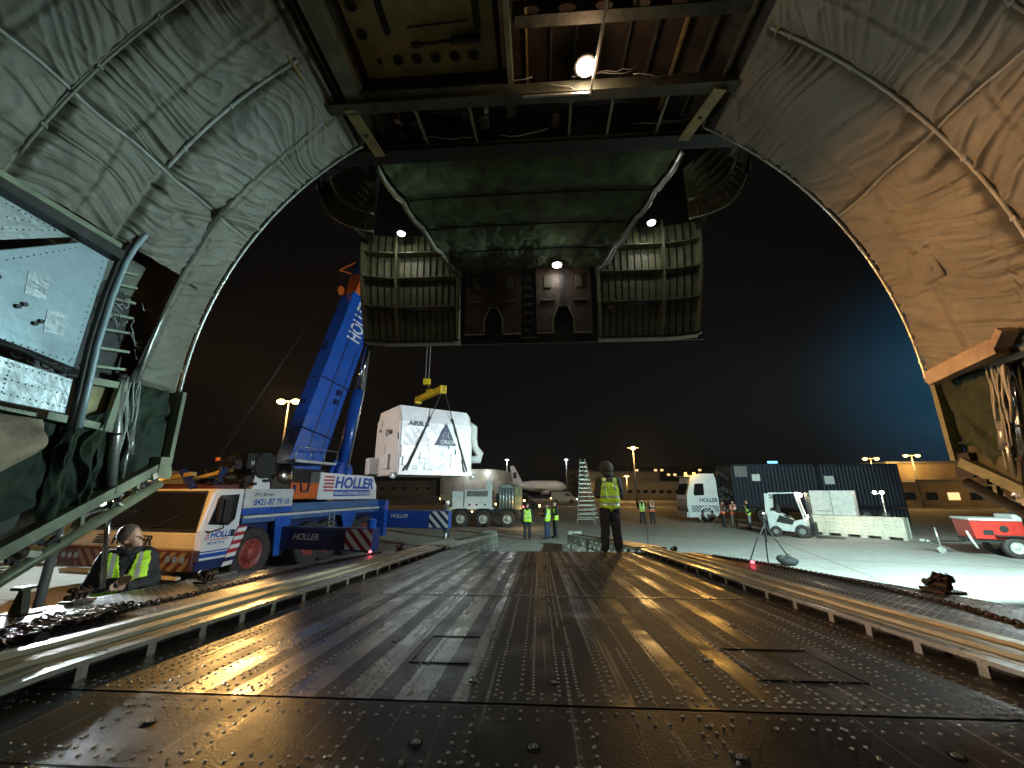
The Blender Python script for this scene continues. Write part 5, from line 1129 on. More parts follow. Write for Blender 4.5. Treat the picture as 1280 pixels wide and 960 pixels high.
    if hat == 'helmet':
        shell(hc+up*.02, look*.125, side_*.105, up*.13, PI*.5); b.add([hc+up*.02+look*.1+side_*.07, hc+up*.02+look*.175, hc+up*.02+look*.1-side_*.07, hc+up*.03+look*.1], [(0, 1, 2), (0, 3, 1), (3, 2, 1)])
        b.build('helmet', 'helmet', root, solid=.006)
    elif hat == 'hood':
        shell(hc-up*.0, look*.125, side_*.115, up*.135, PI*.80, .5, .38); b.sph(head-look*.05-up*.09, .10, 16, sc=(1.1, 1, .8)); b.build('hood', hatm, root, solid=.012)
        b = MB(); hp = [hc+look*(.07+.03*math.cos(t))+side_*(.112*math.sin(t))+up*(.125*math.cos(t)-.02) for t in np.linspace(-2.5, 2.5, 26)]; b.tube(hp, .026, 8); b.build('fur_trim', 'hood', root)
    elif hat == 'cap':
        shell(hc+up*.01, look*.108, side_*.09, up*.1, PI*.52); b.build('cap', hatm, root, solid=.005)
    else:
        shell(hc+up*.002-look*.008, look*.104, side_*.087, up*.110, PI*.62, .1, .5); b.build('hair', hatm, root, solid=.004)
    if vox < .0125:
        for k in (-1, 1):
            b = MB(); c = head+look*.083+side_*.031*k+up*.008; b.sph(c-look*.008, .0095, 12, 0); b.sph(c+look*.003, .0065, 10, 1); b.build('eye', ['white2', 'black'], root)
    return root
def stand(h=1.78, lean=0, legs=.13, arms='down', look=(0, 1, 0), tw=0):
    k = h/1.78; J = dict(pelvis=(0, 0, .98), chest=(0, .01, 1.34), neck=(0, .0, 1.49), head=(0, .02, 1.64), look=look)
    for s, sg in (('L', -1), ('R', 1)):
        J['hip'+s] = (.09*sg, 0, .92); J['knee'+s] = (legs*.8*sg, .02, .5); J['ankle'+s] = (legs*sg, 0, .09); J['toe'+s] = ((legs+.03)*sg, .16, .045)
        J['shoulder'+s] = (.185*sg, 0, 1.43)
        if arms == 'down': J['elbow'+s] = (.25*sg, -.03, 1.14); J['wrist'+s] = (.26*sg, .05, .88)
        if arms == 'front': J['elbow'+s] = (.25*sg, -.01, 1.15); J['wrist'+s] = (.10*sg, .24, 1.12)
        if arms == 'pockets': J['elbow'+s] = (.29*sg, -.08, 1.15); J['wrist'+s] = (.20*sg, .08, .98)
        if arms == 'reach': J['elbow'+s] = (.22*sg, .2, 1.25); J['wrist'+s] = (.14*sg, .45, 1.3)
    for q, v in J.items():
        if q != 'look' and not q.startswith('handdir'): J[q] = tuple(c*k for c in v)
    return J
def gpx(px, py, z=0): # metres on the apron, measured once from the photograph
    return None
# near man on the ramp edge, from behind, looking up to the left at the load
J = stand(1.76, arms='front', look=(-.45, .95, .18), legs=.14); J['head'] = (-.01, .02, 1.655)
J['wristL'] = (-.06, .26, 1.18); J['wristR'] = (.06, .26, 1.12)
person('person', 'man in dark hood and yellow vest standing on the ramp tip, back turned', (1.48, 8.85, rz(8.85)), R(4), J, ('jacket2', 'trousers', 'skin_p'), hat='hood', hatm='jacket2', vox=.0115, bulk=1.22, vz=(.80, 1.47), stripe_z=((.93, .985), (1.07, 1.125)))
# man at the left, visible to the waist beyond the ramp edge
J = dict(pelvis=(0, 0, .98), chest=(0, .02, 1.34), neck=(0, .02, 1.49), head=(.01, .06, 1.605), look=(-.81, .55, .2))
for s, sg in (('L', -1), ('R', 1)):
    J['hip'+s] = (.09*sg, 0, .92); J['knee'+s] = (.1*sg, .02, .5); J['ankle'+s] = (.1*sg, 0, .09); J['toe'+s] = (.12*sg, .16, .045); J['shoulder'+s] = (.172*sg, 0, 1.41)
J['elbowL'] = (-.25, .02, 1.15); J['wristL'] = (-.06, .25, 1.14); J['elbowR'] = (.25, .03, 1.15); J['wristR'] = (.03, .27, 1.19); J['handdirL'] = (.9, .3, .2); J['handdirR'] = (-.8, .4, .3)
person('person', 'short-haired man in black jacket and open yellow vest behind the left ramp edge', (-4.45, 4.4, .29), R(222), J, ('jacket', 'trousers', 'skin_p'), hat=None, hatm='hair2', vox=.0105, bulk=1.0, vz=(.9, 1.45), stripe_z=((1.1, 1.15),))
lm = [o for o in bpy.data.objects if o.name.startswith('person') and 'short-haired' in o.get('label', '')][0]
b = MB(); b.tube([(.085*math.cos(t), .02+.085*math.sin(t), 1.475+.02*math.cos(t*2)) for t in np.linspace(0, 2*PI, 24)], .034, 10); b.build('fur_collar', 'jacket', lm)
ppl = [
 ('worker in white helmet and yellow vest beside the rear outrigger jack', (-4.75, 21.6, 0), R(75), stand(1.8, arms='reach', look=(0, 1, .2)), ('jacket', 'jeans', 'skin_p'), 'helmet', 'helmet', 'vest'),
 ('bystander in yellow vest seen from behind, left of the group below the ramp tip', (-.58, 21.0, 0), R(0), stand(1.78, arms='down'), ('jacket', 'trousers', 'skin_p'), 'cap', 'hair', 'vest'),
 ('man in yellow vest and jeans, nearer of the pair beyond the ramp tip', (.42, 21.4, 0), R(60), stand(1.78, arms='front'), ('jacket', 'jeans', 'skin_p'), None, 'hair', 'vest'),
 ('taller capped man, farther of the pair beyond the ramp tip', (.85, 21.9, 0), R(110), stand(1.84, arms='front'), ('jacket', 'trousers', 'skin_p'), 'cap', 'hair', 'vest'),
 ('distant man in yellow jacket standing alone left of the tall ladder', (6.9, 40.5, 0), R(20), stand(1.75, arms='down'), ('vest', 'trousers', 'skin_p'), 'cap', 'hair', 'vest'),
 ('man in open yellow vest, left of the two standing far behind the ramp man', (7.5, 31.0, 0), R(170), stand(1.78, arms='pockets'), ('jacket', 'trousers', 'skin_p'), 'cap', 'hair', 'vest'),
 ('man in orange striped vest, right of the two standing far behind the ramp man', (8.2, 31.0, 0), R(190), stand(1.76, arms='front'), ('jacket2', 'trousers', 'skin_p'), None, 'hair', 'vest_or'),
 ('man in red-orange vest and black trousers, leftmost of the group by the white truck', (12.15, 28.6, 0), R(-100), stand(1.7, arms='front'), ('jacket2', 'trousers', 'skin_p'), None, 'hair', 'vest_or'),
 ('man in orange vest and pale trousers, second of the group by the white truck', (12.75, 28.4, 0), R(150), stand(1.7, arms='front'), ('jacket2', 'khaki', 'skin_p'), None, 'hair', 'vest_or'),
 ('man in yellow vest and grey trousers, third of the group by the white truck', (13.15, 27.3, 0), R(80), stand(1.8, arms='pockets'), ('jacket', 'grey', 'skin_p'), None, 'hair', 'vest'),
 ('man with his back turned in bright yellow vest next to the forklift', (14.3, 27.0, 0), R(-15), stand(1.76, arms='down', legs=.16), ('jacket', 'jeans', 'skin_p'), None, 'hair', 'vest'),
]
for lab, loc, rz1, J, cols, hat, hm, vs in ppl:
    person('person', lab, loc, rz1, J, cols, group='people standing about on the apron', vox=.02, hat=hat, hatm=hm, vest=vs)
# ================================================================ HEAVY TRACTOR beyond the ramp tip
TV = thing('power_carrier', 'low dark six-wheeled tractor carrying white and grey machine cabinets under the hanging load', 'tractor', (-6.0, 27.6, 0))
b = MB(); b.bx(.1, 4.6, 0, 2.4, .75, 1.12); b.prism([(4.5, .55), (4.95, .5), (4.7, 1.12), (4.5, 1.12)], (0, 0, 0), (1, 0, 0), (0, 0, 1), .1); b.bx(.0, .12, 0, 2.4, .5, 1.3); b.build('chassis', 'darkmetal', TV, bevel=.02)
for x in (.85, 2.35, 3.95):
    b = MB(); b.prism([(x-.72, .5), (x-.66, .95), (x-.35, 1.18), (x+.35, 1.18), (x+.66, .95), (x+.72, .5), (x+.68, .5), (x+.6, .9), (x+.3, 1.12), (x-.3, 1.12), (x-.6, .9), (x-.68, .5)], (0, -.12, 0), (1, 0, 0), (0, 0, 1), -.5); b.build('mudguard', 'black', TV)
    r = .53
    b = MB(); b.lathe((x, -.05, r), (0, -1, 0), [(r*.55, -.02), (r*.9, .03), (r, -.04), (r, -.35), (r*.55, -.38)], 30); w = b.build('wheel', 'tyre', TV)
    b = MB(); b.lathe((x, -.05, r), (0, -1, 0), [(r*.56, 0), (r*.5, -.08), (r*.25, -.06), (r*.22, .06), (0, .06)], 24); b.build('rim', 'rimw', w)
b = MB(); b.bx(.1, 3.0, .1, 2.2, 1.12, 1.25); b.bx(.15, .95, .3, 2.0, 1.25, 2.3); b.bx(1.0, 2.85, .2, 2.1, 1.25, 2.4); b.build('white_cabinet', 'white', TV, bevel=.02)
b = MB(); b.bx(1.15, 2.6, .18, .2, 1.95, 2.32); b.build('cabinet_grille', 'grey', TV)
b = MB(); b.bx(2.45, 2.85, .3, .7, 2.4, 2.95); b.build('white_stack', 'white', TV, bevel=.02)
b = MB()
for x in (1.35, 1.85, 2.4): b.cyl((x, .19, 1.42), (x, .17, 1.42), .07, n=12)
b.build('cabinet_hole', 'black', TV)
b = MB(); b.bx(3.35, 4.35, .1, 2.2, 1.12, 2.6); gc = b.build('grey_cabinet', 'grey', TV, bevel=.03)
b = MB()
for k in range(5): b.cyl((3.45+.2*k, .05, 1.2), (3.45+.2*k, .05, 2.5), .09, n=14)
b.bx(3.5, 4.2, -.0, .1, 2.5, 2.7); b.build('gas_bottle', 'panel2', TV)
b = MB(); b.bx(4.4, 4.85, .1, 2.2, 1.12, 2.65); b.build('end_panel', 'rib_green', TV, bevel=.02)
for x in (.12, 1.6):
    b = MB(); b.sph((x, -.14, 1.0), .05, 8); b.build('side_lamp', 'e_sod', TV)
for x, z, m in ((5.05, .9, 'e_sod'), (5.05, 1.7, 'e_sod'), (4.98, 1.3, 'e_red')):
    b = MB(); b.sph((x, -.05, z), .06, 8); b.build('marker_lamp', m, TV)
light('POINT', (-.85, 27.3, 1.1), 40, SO, size=.08)

# ================================================================ TALL STEPLADDER
LA = thing('stepladder', 'very tall aluminium double stepladder standing open on the apron left of the ramp man', 'ladder', (3.4, 31.2, 0))
H = 4.75
def lad(y0, yt, x0, x1, xt0, xt1, name, H=H, thin=0):
    b = MB(); b.bar((x0, y0, 0), (xt0, yt, H), .05, .07); b.bar((x1, y0, 0), (xt1, yt, H), .05, .07)
    n = 15
    for k in range(1, n):
        t = k/n; p = V3(x0, y0, 0).lerp(V3(xt0, yt, H), t); q = V3(x1, y0, 0).lerp(V3(xt1, yt, H), t); b.bar(p, q, .08, .035)
    return b.build(name, 'alloy', LA)
lad(-.3, .9, -.62, .72, -.12, .22, 'front_ladder'); lad(1.9, .95, -.35, 1.25, -.1, .28, 'rear_ladder', H=4.7)
b = MB(); b.bar((.55, -.8, 0), (.02, .85, 4.6), .05, .05); b.build('side_brace', 'alloy', LA)

# ================================================================ WHITE TRUCK AND CONTAINERS
TK = thing('truck', 'white recovery truck with striped cab and amber beacons parked left of the dark containers', 'truck', (11.3, 32.6, 0))
b = MB(); b.prism([(.1, .35), (.0, 1.2), (.05, 2.0), (.35, 2.9), (.45, 3.35), (1.1, 3.6), (2.25, 3.6), (2.35, 3.1), (2.4, .55), (1.95, .4)], (0, 0, 0), (1, 0, 0), (0, 0, 1), -2.4); cab = b.build('cab', 'white', TK, bevel=.05)
b = MB(); b.prism([(.6, 1.95), (.55, 2.1), (.7, 2.85), (1.35, 2.85), (1.35, 2.0)], (0, -.012, 0), (1, 0, 0), (0, 0, 1), -.02); b.build('door_window', 'glass', cab)
b = MB(); b.add([(.01, .2, 2.0), (.01, 2.2, 2.0), (.3, 2.2, 2.85), (.3, .2, 2.85)], [(0, 1, 2, 3)]); b.build('windscreen', 'glass', cab, solid=.02)
b2 = MB(); stripes(b2, (.3, -.02, .75), (1, 0, 0), (0, 0, 1), 2.0, .5, 10, 0, -1); b2.build('cab_stripes', 'navy', cab)
text('HOLLER', 'cab_name', (.95, -.02, 1.5), (1, 0, 0), (0, 0, 1), .27, 'navy', cab, bold=.01, sx=.95)
b = MB()
for k in range(6): b.bx(-.03, .02, .3, 2.1, .8+.16*k, .85+.16*k)
b.build('grille', 'darkmetal', cab)
b = MB(); b.bx(-.08, .3, .05, 2.35, .35, .75); b.build('bumper', 'white2', TK, bevel=.04)
b = MB(); b.bx(.0, 1.0, .1, 2.3, 3.38, 3.46); b.build('beacon_bar', 'white2', TK)
for x in (.12, .75):
    b = MB(); b.cyl((x, .0, 3.45), (x, .0, 3.68), .09, n=14); b.build('beacon', 'e_amber', TK)
for y in (.3, 2.1):
    b = MB(); b.cyl((-.1, y, .95), (-.06, y, .95), .12, n=14); b.build('headlight', 'chrome', TK)
light('POINT', (11.6, 32.2, 3.9), 60, (1, .5, .08), size=.1)
b = MB(); b.bx(2.0, 15.5, .6, 1.8, .75, 1.05); b.build('chassis', 'darkmetal', TK)
for x in (1.45, 5.6, 6.9, 11.6, 12.9, 14.2):
    r = .52; b = MB(); b.lathe((x, .02, r), (0, -1, 0), [(r*.55, -.02), (r*.9, .03), (r, -.04), (r, -.35), (r*.55, -.38)], 26); w = b.build('wheel', 'tyre', TK)
    b = MB(); b.lathe((x, .02, r), (0, -1, 0), [(r*.56, 0), (r*.5, -.08), (r*.25, -.06), (r*.22, .04), (0, .04)], 20); b.build('rim', 'grey', w)
b = MB(); b.lathe((1.45, -.02, .52), (0, -1, 0), [(.56, 0), (.66, .02), (.66, -.2)], 26); b.build('wheel_arch', 'white', TK)
rr = random.Random(12); b = MB(); b.bar((2.8, .8, 1.0), (2.9, .9, 3.8), .2, .2); b.bar((2.9, .9, 3.8), (4.3, 1.0, 2.6), .16, .18); b.bar((4.3, 1.0, 2.6), (3.4, 1.0, 1.6), .14, .14)
for k in range(10): b.box((rr.uniform(2.6, 4.8), .6, rr.uniform(1.1, 2.6)), (.3, .4, .3))
b.build('loader_crane', 'darkmetal', TK)
def cont(x0, L, z0, lab, m='container', y=32.7, h=2.75):
    t = thing('shipping_container', lab, 'container', (x0, y, z0), group='dark blue containers in a row')
    b = MB(); b.bx(0, L, 0, .12, 0, .16); b.bx(0, L, 0, .12, h-.14, h); b.bx(0, .12, 0, .12, 0, h); b.bx(L-.12, L, 0, .12, 0, h)
    b.bx(0, .12, 2.3, 2.42, 0, h); b.bx(L-.12, L, 2.3, 2.42, 0, h); b.bx(0, L, .1, 2.42, h-.06, h-.02); b.bx(0, L, .1, 2.42, 0.02, .1); b.build('frame', m, t, bevel=.008)
    b = MB(); n = int(L/.28); xs = [.12+(L-.24)*i/(n*4) for i in range(n*4+1)]; prof = [.05, .05, .09, .09]
    for i in range(n*4): b.quad((xs[i], prof[i % 4], .16), (xs[i+1], prof[(i+1) % 4], .16), (xs[i+1], prof[(i+1) % 4], h-.14), (xs[i], prof[i % 4], h-.14))
    b.bx(.05, .09, .12, 2.3, .1, h-.1); b.bx(L-.09, L-.05, .12, 2.3, .1, h-.1); b.bx(.1, L-.1, 2.3, 2.34, .1, h-.1); b.build('side_wall', m, t)
    return t
t = cont(14.9, 6.3, 1.15, 'dark blue container on the truck bed, left half of the row', h=3.15)
b = MB(); b.bx(1.5, 2.1, -.02, -.01, 1.9, 2.4); b.build('pale_notice', 'whiteplain', t); b = MB(); b.bx(.25, 1.2, -.02, -.01, 2.2, 3.0); b.build('grey_patch', 'grey', t)
t = cont(21.3, 5.9, 1.1, 'dark blue container at the right end of the row behind the white crates', h=3.2)
b = MB(); b.bx(.4, 1.1, -.02, -.01, 1.7, 2.3); b.build('pale_notice', 'whiteplain', t)
t = cont(21.3, 5.9, .08, 'low dark flat rack under the right-hand container', h=.98)
b = MB(); b.bx(0, 1.6, 0, .05, 0, .2); b.build('x', 'e_cyan').name = 'blue_sign'
o = bpy.data.objects['blue_sign']; o.location = (17.6, 32.4, 4.35); o.scale = (.45, 1, .8); tag(o, 'small glowing pale blue sign above the left container', 'sign')
b = MB(); b.bx(-.03, .03, -.03, .03, 0, 4.35); b.build('sign_post', 'darkmetal', o).location = (.3, .1, -4.35/.8*.98)

# ---------------------------------------------------------------- forklift
FK = thing('forklift', 'compact grey forklift with lit work lamp facing the white crates', 'forklift', (12.75, 23.9, 0), R(-38))
# local: x forward (towards the crates), y left
b = MB(); b.prism([(-.12, .35), (-.15, 1.25), (.12, 1.3), (.5, 1.12), (1.0, .8), (1.5, .95), (1.6, .4), (1.1, .25)], (0, -.55, 0), (1, 0, 0), (0, 0, 1), -1.1); b.build('body', 'white2', FK, bevel=.05)
b = MB(); b.prism([(.25, .75), (.95, .62), (1.1, .85), (.45, 1.1)], (0, -.565, 0), (1, 0, 0), (0, 0, 1), -.02); b.build('side_recess', 'black', FK)
b = MB()
for y in (-.5, .5):
    b.bar((-.08, y, 1.1), (-.02, y, 2.2), .07, .22); b.bar((1.5, y, .95), (1.25, y, 2.2), .06, .06); b.bar((.05, y, 2.2), (1.28, y, 2.24), .06, .06)
for x in np.linspace(.1, 1.25, 6): b.bar((x, -.5, 2.23), (x, .5, 2.23), .05, .03)
b.build('overhead_guard', 'white2', FK)
b = MB(); b.add([(1.42, -.45, 1.1), (1.42, .45, 1.1), (1.24, .45, 2.18), (1.24, -.45, 2.18)], [(0, 1, 2, 3)]); b.build('windscreen', 'glass', FK)
b = MB(); b.bx(.35, .85, -.28, .28, .95, 1.08); b.bx(.28, .4, -.28, .28, 1.05, 1.6); b.build('seat', 'black', FK, bevel=.03)
b = MB()
for y in (-.32, .32): b.bar((1.75, y, .08), (1.72, y, 2.25), .08, .12)
for z in (.3, 1.2, 2.1): b.bar((1.74, -.32, z), (1.74, .32, z), .06, .08)
b.build('mast', 'darkmetal', FK)
b = MB(); b.bx(1.82, 1.88, -.5, .5, .2, .75); b.build('fork_carriage', 'black', FK)
for y in (-.3, .3):
    b = MB(); b.bx(1.88, 3.0, y-.06, y+.06, .05, .09); b.bx(1.88, 1.92, y-.06, y+.06, .05, .7); b.build('fork', 'darkmetal', FK)
for x, y, r in ((1.35, -.5, .33), (1.35, .5, .33), (.2, -.5, .27), (.2, .5, .27)):
    b = MB(); s_ = -1 if y < 0 else 1; b.lathe((x, y+s_*.08, r), (0, s_, 0), [(0, .0), (r*.5, .0), (r*.55, .02), (r*.9, .03), (r, -.02), (r, -.2), (r*.5, -.22)], 22); w = b.build('wheel', 'tyre', FK)
    b = MB(); b.cyl((x, y+s_*.09, r), (x, y+s_*.12, r), r*.45, n=16); b.build('rim', 'grey', w)
for y in (-.42, .42):
    b = MB(); b.sph((1.36, y, 2.12), .12, 12); b.build('work_lamp', 'e_warm', FK)
for y in (-.3, .12):
    b = MB(); b.sph((1.66, y, 1.05), .07, 10); b.build('headlight', 'e_white', FK)
fkm = Matrix.Translation((12.75, 23.9, 0)) @ Matrix.Rotation(R(-38), 4, 'Z')
light('SPOT', fkm @ V3(1.6, -.3, 2.1), 420, (1, .85, .66), fkm @ V3(5, 0, .4), 120, .8, .06)
light('POINT', fkm @ V3(1.55, -.5, 2.2), 90, (1, .85, .66), size=.06)
# ---------------------------------------------------------------- white crates
labs = ['white slatted crate at the left end of the crate row, next to the forklift', 'second white crate from the forklift, stained brown on its side', 'third white crate from the forklift, shaded by a dark stain', 'fourth white crate from the forklift in the long row', 'white crate at the right end of the row, its green-lit end showing']
c0 = V3(15.1, 24.9, 0); c1 = V3(17.75, 21.75, 0); cd_ = (c1-c0).normalized(); ang = math.atan2(cd_.y, cd_.x); Lc = (c1-c0).length/5-.02
for i in range(5):
    p = c0.lerp(c1, i/5); t = thing('crate', labs[i], 'crate', p.to_tuple(), ang, 'row of low white crates')
    b = MB()
    for k in range(6): b.bx(0, Lc, 0, .03, .14+.145*k, .14+.145*k+.135); b.bx(0, Lc, 1.0, 1.03, .14+.145*k, .14+.145*k+.135); b.bx(-.0, .03, .03, 1.0, .14+.145*k, .14+.145*k+.135); b.bx(Lc-.03, Lc, .03, 1.0, .14+.145*k, .14+.145*k+.135)
    b.build('slats', 'cratew', t)
    b = MB()
    for x in (.0, Lc-.07): b.bx(x, x+.07, -.02, .0, .0, 1.02)
    b.bx(Lc, Lc+.02, .0, .07, 0, 1.02); b.bx(Lc, Lc+.02, .95, 1.02, 0, 1.02); b.bx(Lc, Lc+.02, .0, 1.02, .0, .1) ; b.build('corner_batten', 'cratew', t)
    b = MB(); b.bx(0, Lc, -.01, 1.03, 1.0, 1.03); b.build('lid', 'cratew', t)
    b = MB()
    for x in (.02, Lc-.14): b.bx(x, x+.12, .05, .98, .0, .13)
    b.build('skid', 'cratew', t)
GB = thing('grey_cabinet', 'plain grey metal cabinet standing behind the left end of the crate row', 'cabinet', (15.9, 25.5, 0), ang+.1)
b = MB(); b.bx(0, 2.0, 0, .9, .1, 2.35); b.build('body', 'white2', GB, bevel=.02); b = MB(); b.bx(.97, 1.0, -.012, 0, .2, 2.3); b.bx(.2, .9, -.012, 0, 1.2, 1.24); b.build('door_seam', 'grey', GB)
for x in (.05, 1.8):
    b = MB(); b.bx(x, x+.15, .1, .8, 0, .1); b.build('foot', 'grey', GB)
# portable lamp on a stand behind the crates
PL = thing('work_light_stand', 'thin lamp stand with a bright twin lamp rising behind the right crates', 'lamp stand', (18.3, 23.4, 0))
b = MB(); b.tube([(0, 0, .0), (0, 0, 2.25)], .03, 8); b.build('pole', 'alloy', PL)
b = MB()
for a in (0, 2.1, 4.2): b.tube([(0, 0, .6), (.45*math.cos(a), .45*math.sin(a), .02)], .018, 6)
b.build('tripod_leg', 'alloy', PL)
for x in (-.35, .02): b = MB(); b.sph((x, -.02, 2.25), .085, 10); b.build('lamp_head', 'e_warm' if x > 0 else 'e_white', PL)
b = MB(); b.bar((-.38, 0, 2.2), (.08, 0, 2.2), .03, .03); b.build('cross_bar', 'alloy', PL)
light('POINT', (18.1, 23.2, 2.35), 80, (1, .86, .7), size=.07)
# ---------------------------------------------------------------- red trailer at the right edge
RT = thing('compressor_trailer', 'red and orange towable compressor trailer behind the right strut', 'trailer', (16.25, 17.0, 0), R(-22))
b = MB(); b.prism([(.05, .62), (-.03, 1.28), (2.8, 1.34), (2.8, .62)], (0, 0, 0), (1, 0, 0), (0, 0, 1), -1.3); body = b.build('body', 'red', RT, bevel=.03)
b = MB(); b.bx(-.05, 2.82, -.04, 1.34, 1.28, 1.36); b.bx(1.2, 2.6, .1, 1.2, 1.36, 1.5); b.build('lid', 'white2', RT, bevel=.01)
b = MB(); b.bx(.28, .55, -.012, 0, .78, .95); b.cyl((.85, -.015, 1.0), (.85, .0, 1.0), .12, n=18); b.build('vent', 'black', body)
b = MB()
for z, w in ((.8, .07), (.9, .12), (1.0, .08), (1.12, .1)): b.bx(1.4, 1.4+w, -.012, 0, z, z+.06)
b.build('side_marks', 'whiteplain', body)
b = MB(); b.bx(0, 2.6, .1, 1.2, .5, .62); b.bar((0, .6, .5), (-1.15, .65, .42), .08, .08); b.bar((-.35, .1, .5), (-.75, .6, .45), .05, .05); b.build('chassis', 'darkmetal', RT)
b = MB(); b.tube([(-.85, .6, .95), (-.8, .6, .15)], .035, 8); b.cyl((-.8, .56, .12), (-.8, .64, .12), .12, n=16); b.build('jockey_wheel', 'alloy', RT)
b = MB(); b.tube([(-.2, -.05, .9), (-.12, -.1, .55), (-.02, -.1, .3)], .04, 8); b.build('prop_leg', 'white2', RT)
b = MB(); b.cyl((-1.2, .65, .42), (-1.05, .65, .42), .05, n=10); b.box((-1.3, .65, .45), (.15, .08, .08)); b.build('coupling', 'alloy', RT)
b = MB(); b.lathe((1.05, -.05, .36), (0, -1, 0), [(.2, 0), (.33, .03), (.36, -.02), (.36, -.22), (.2, -.24)], 26); w = b.build('wheel', 'tyre', RT); b = MB(); b.lathe((1.05, -.05, .36), (0, -1, 0), [(.2, 0), (.17, -.05), (.08, -.03), (.05, .02), (0, .02)], 20); b.build('rim', 'rimw', w)
b = MB(); b.lathe((1.05, 1.35, .36), (0, 1, 0), [(.2, 0), (.33, .03), (.36, -.02), (.36, -.22), (.2, -.24)], 26); b.build('wheel', 'tyre', RT)
b = MB(); b.bx(.55, 1.55, -.2, 0, .74, .78); b.build('mudguard', 'black', RT)

# ---------------------------------------------------------------- camera tripod with bag, red marker lamps
TP = thing('tripod', 'black photo tripod with small camera standing beyond the right ramp edge', 'tripod', (7.6, 14.8, 0))
b = MB()
for a, l in ((2.9, .62), (-.25, .7), (1.2, .5)): b.tube([(0, 0, 1.25), (.32*math.cos(a), .32*math.sin(a), .7), (l*math.cos(a), l*math.sin(a), .0)], .022, 6); b.tube([(0, 0, .8), (.3*math.cos(a), .3*math.sin(a), .75)], .008, 5)
b.build('legs', 'black', TP)
b = MB(); b.tube([(0, 0, .7), (0, 0, 1.5)], .02, 8); b.cyl((0, 0, 1.42), (0, 0, 1.5), .04); b.tube([(0, 0, 1.45), (.12, -.05, 1.36)], .01, 6); b.build('centre_column', 'black', TP)
b = MB(); b.box((0, 0, 1.56), (.13, .07, .09)); b.cyl((0, -.03, 1.56), (-.04, -.13, 1.57), .03); b.build('camera', 'black', TP, bevel=.008)
b = MB(); b.sph((-.0, -.05, 1.63), .025, 8); b.build('camera_light', 'e_cold', TP)
b = MB(); b.sph((0, 0, .13), .26, 18, sc=(1.15, .75, .55), m=12); b.sph((-.2, .05, .2), .15, 14, sc=(1, .8, .8)); b.tube([(-.15, 0, .25), (0, 0, .36), (.15, 0, .22)], .015, 6)
placed(b, 'bag', 'jacket', (0, 0, 0), 'slumped black camera bag on the apron under the tripod', 'bag').location = (8.15, 14.7, 0)
for x, y, z, lab in ((3.33, 7.0, rz(7.0), 'glowing red marker lamp on the right ramp edge below the tripod'), (-3.3, 8.2, rz(8.2), 'glowing red marker lamp on the left ramp edge below the crane outrigger')):
    t = thing('marker_lamp', lab, 'lamp', (x, y, z), group='red marker lamps'); b = MB(); b.cyl((0, 0, 0), (0, 0, .012), .045, n=14); b.build('base', 'black', t); b = MB(); b.sph((0, 0, .028), .032, 10, sc=(1, 1, .8)); b.build('lens', 'e_red', t)
    light('POINT', (x, y, z+.09), 1.2, (1, .1, .15), size=.03)

# ================================================================ LAMP POSTS, floodlight towers
def post(x, y, h, lab, heads=2, e=2500, col=SO, m='e_sod', w=.8, r=.22):
    t = thing('lamp_post', lab, 'street lamp', (x, y, 0), group='apron lamp posts'); b = MB(); b.cyl((0, 0, 0), (0, 0, h), .16, .08, 10); b.build('pole', 'grey', t)
    b = MB(); b.bar((-w, 0, h), (w, 0, h), .1, .1); b.build('arm', 'grey', t)
    for k in range(heads):
        xx = -w+2*w*(k/(max(1, heads-1))) if heads > 1 else 0
        b = MB(); b.box((xx, 0, h+.1), (.5, .4, .16)); hd = b.build('lamp_head', 'grey', t); b = MB(); b.sph((xx, -.1, h-.05), r, 12, sc=(1.2, 1, .7)); b.build('bulb', m, hd)
    light('POINT', (x, y-.8, h-.4), e*.45, col, size=.3)
post(-29.6, 45, 12.6, 'tall lamp post with two sodium lamps left of the crane boom', e=5200, w=.9, r=.42)
post(13.9, 60, 8.3, 'single orange lamp post just right of the ramp man', 1, e=2200, r=.32)
post(46.5, 60, 6.6, 'twin-headed orange lamp post above the right-hand container', e=1600)
post(52.0, 60, 7.0, 'twin-headed orange lamp post at the far right above the pale building', e=2200)
post(-8.4, 110, 10.2, 'distant white lamp post left of the parked airliner tail', 1, e=1500, col=WH, m='e_cold', r=.3)
post(7.6, 110, 10.2, 'distant white lamp post left of the tall ladder', 1, e=1500, col=WH, m='e_cold', r=.3)
post(19.0, 90, 5.2, 'low orange lamp glow far behind the white truck', 1, e=2500, r=.25)
post(-46, 90, 3.8, 'small orange lamp far left beneath the hanging load', 1, e=1500, r=.3)
def flood(loc, tgt, lab, m):
    t = thing('floodlight_tower', lab, 'floodlight', (loc[0], loc[1], 0)); b = MB(); b.cyl((0, 0, 0), (0, 0, loc[2]+.2), .05, n=10)
    for a in (.5, 2.6, 4.7): b.tube([(0, 0, .8), (.8*math.cos(a), .8*math.sin(a), .02)], .03, 6)
    b.build('mast', 'grey', t); d = (Vector(tgt)-Vector(loc)); d.z = 0; d.normalize(); sd = V3(d.y, -d.x, 0)
    for k in (-1, 1):
        b = MB(); c = V3(0, 0, loc[2])-d*.22+sd*.25*k; b.bar(c-d*.08, c, .36, .3); hd = b.build('lamp_housing', 'darkmetal', t)
        b = MB(); b.bar(c+d*.002, c+d*.012, .3, .24); b.build('lamp_face', m, hd)
flood(TR, (0, 15, 0), 'white floodlight tower standing outside to the right of the nose', 'e_cold')
flood(TL, (2.5, 6, 3), 'orange floodlight tower standing outside to the left of the nose', 'e_sod')
flood(TN, (-3, 2.6, 3), 'small white work light on a stand just left of the ramp edge', 'e_cold')
flood(TM, (4.6, 4, 3), 'small white work light on a stand just right of the nose opening', 'e_cold')
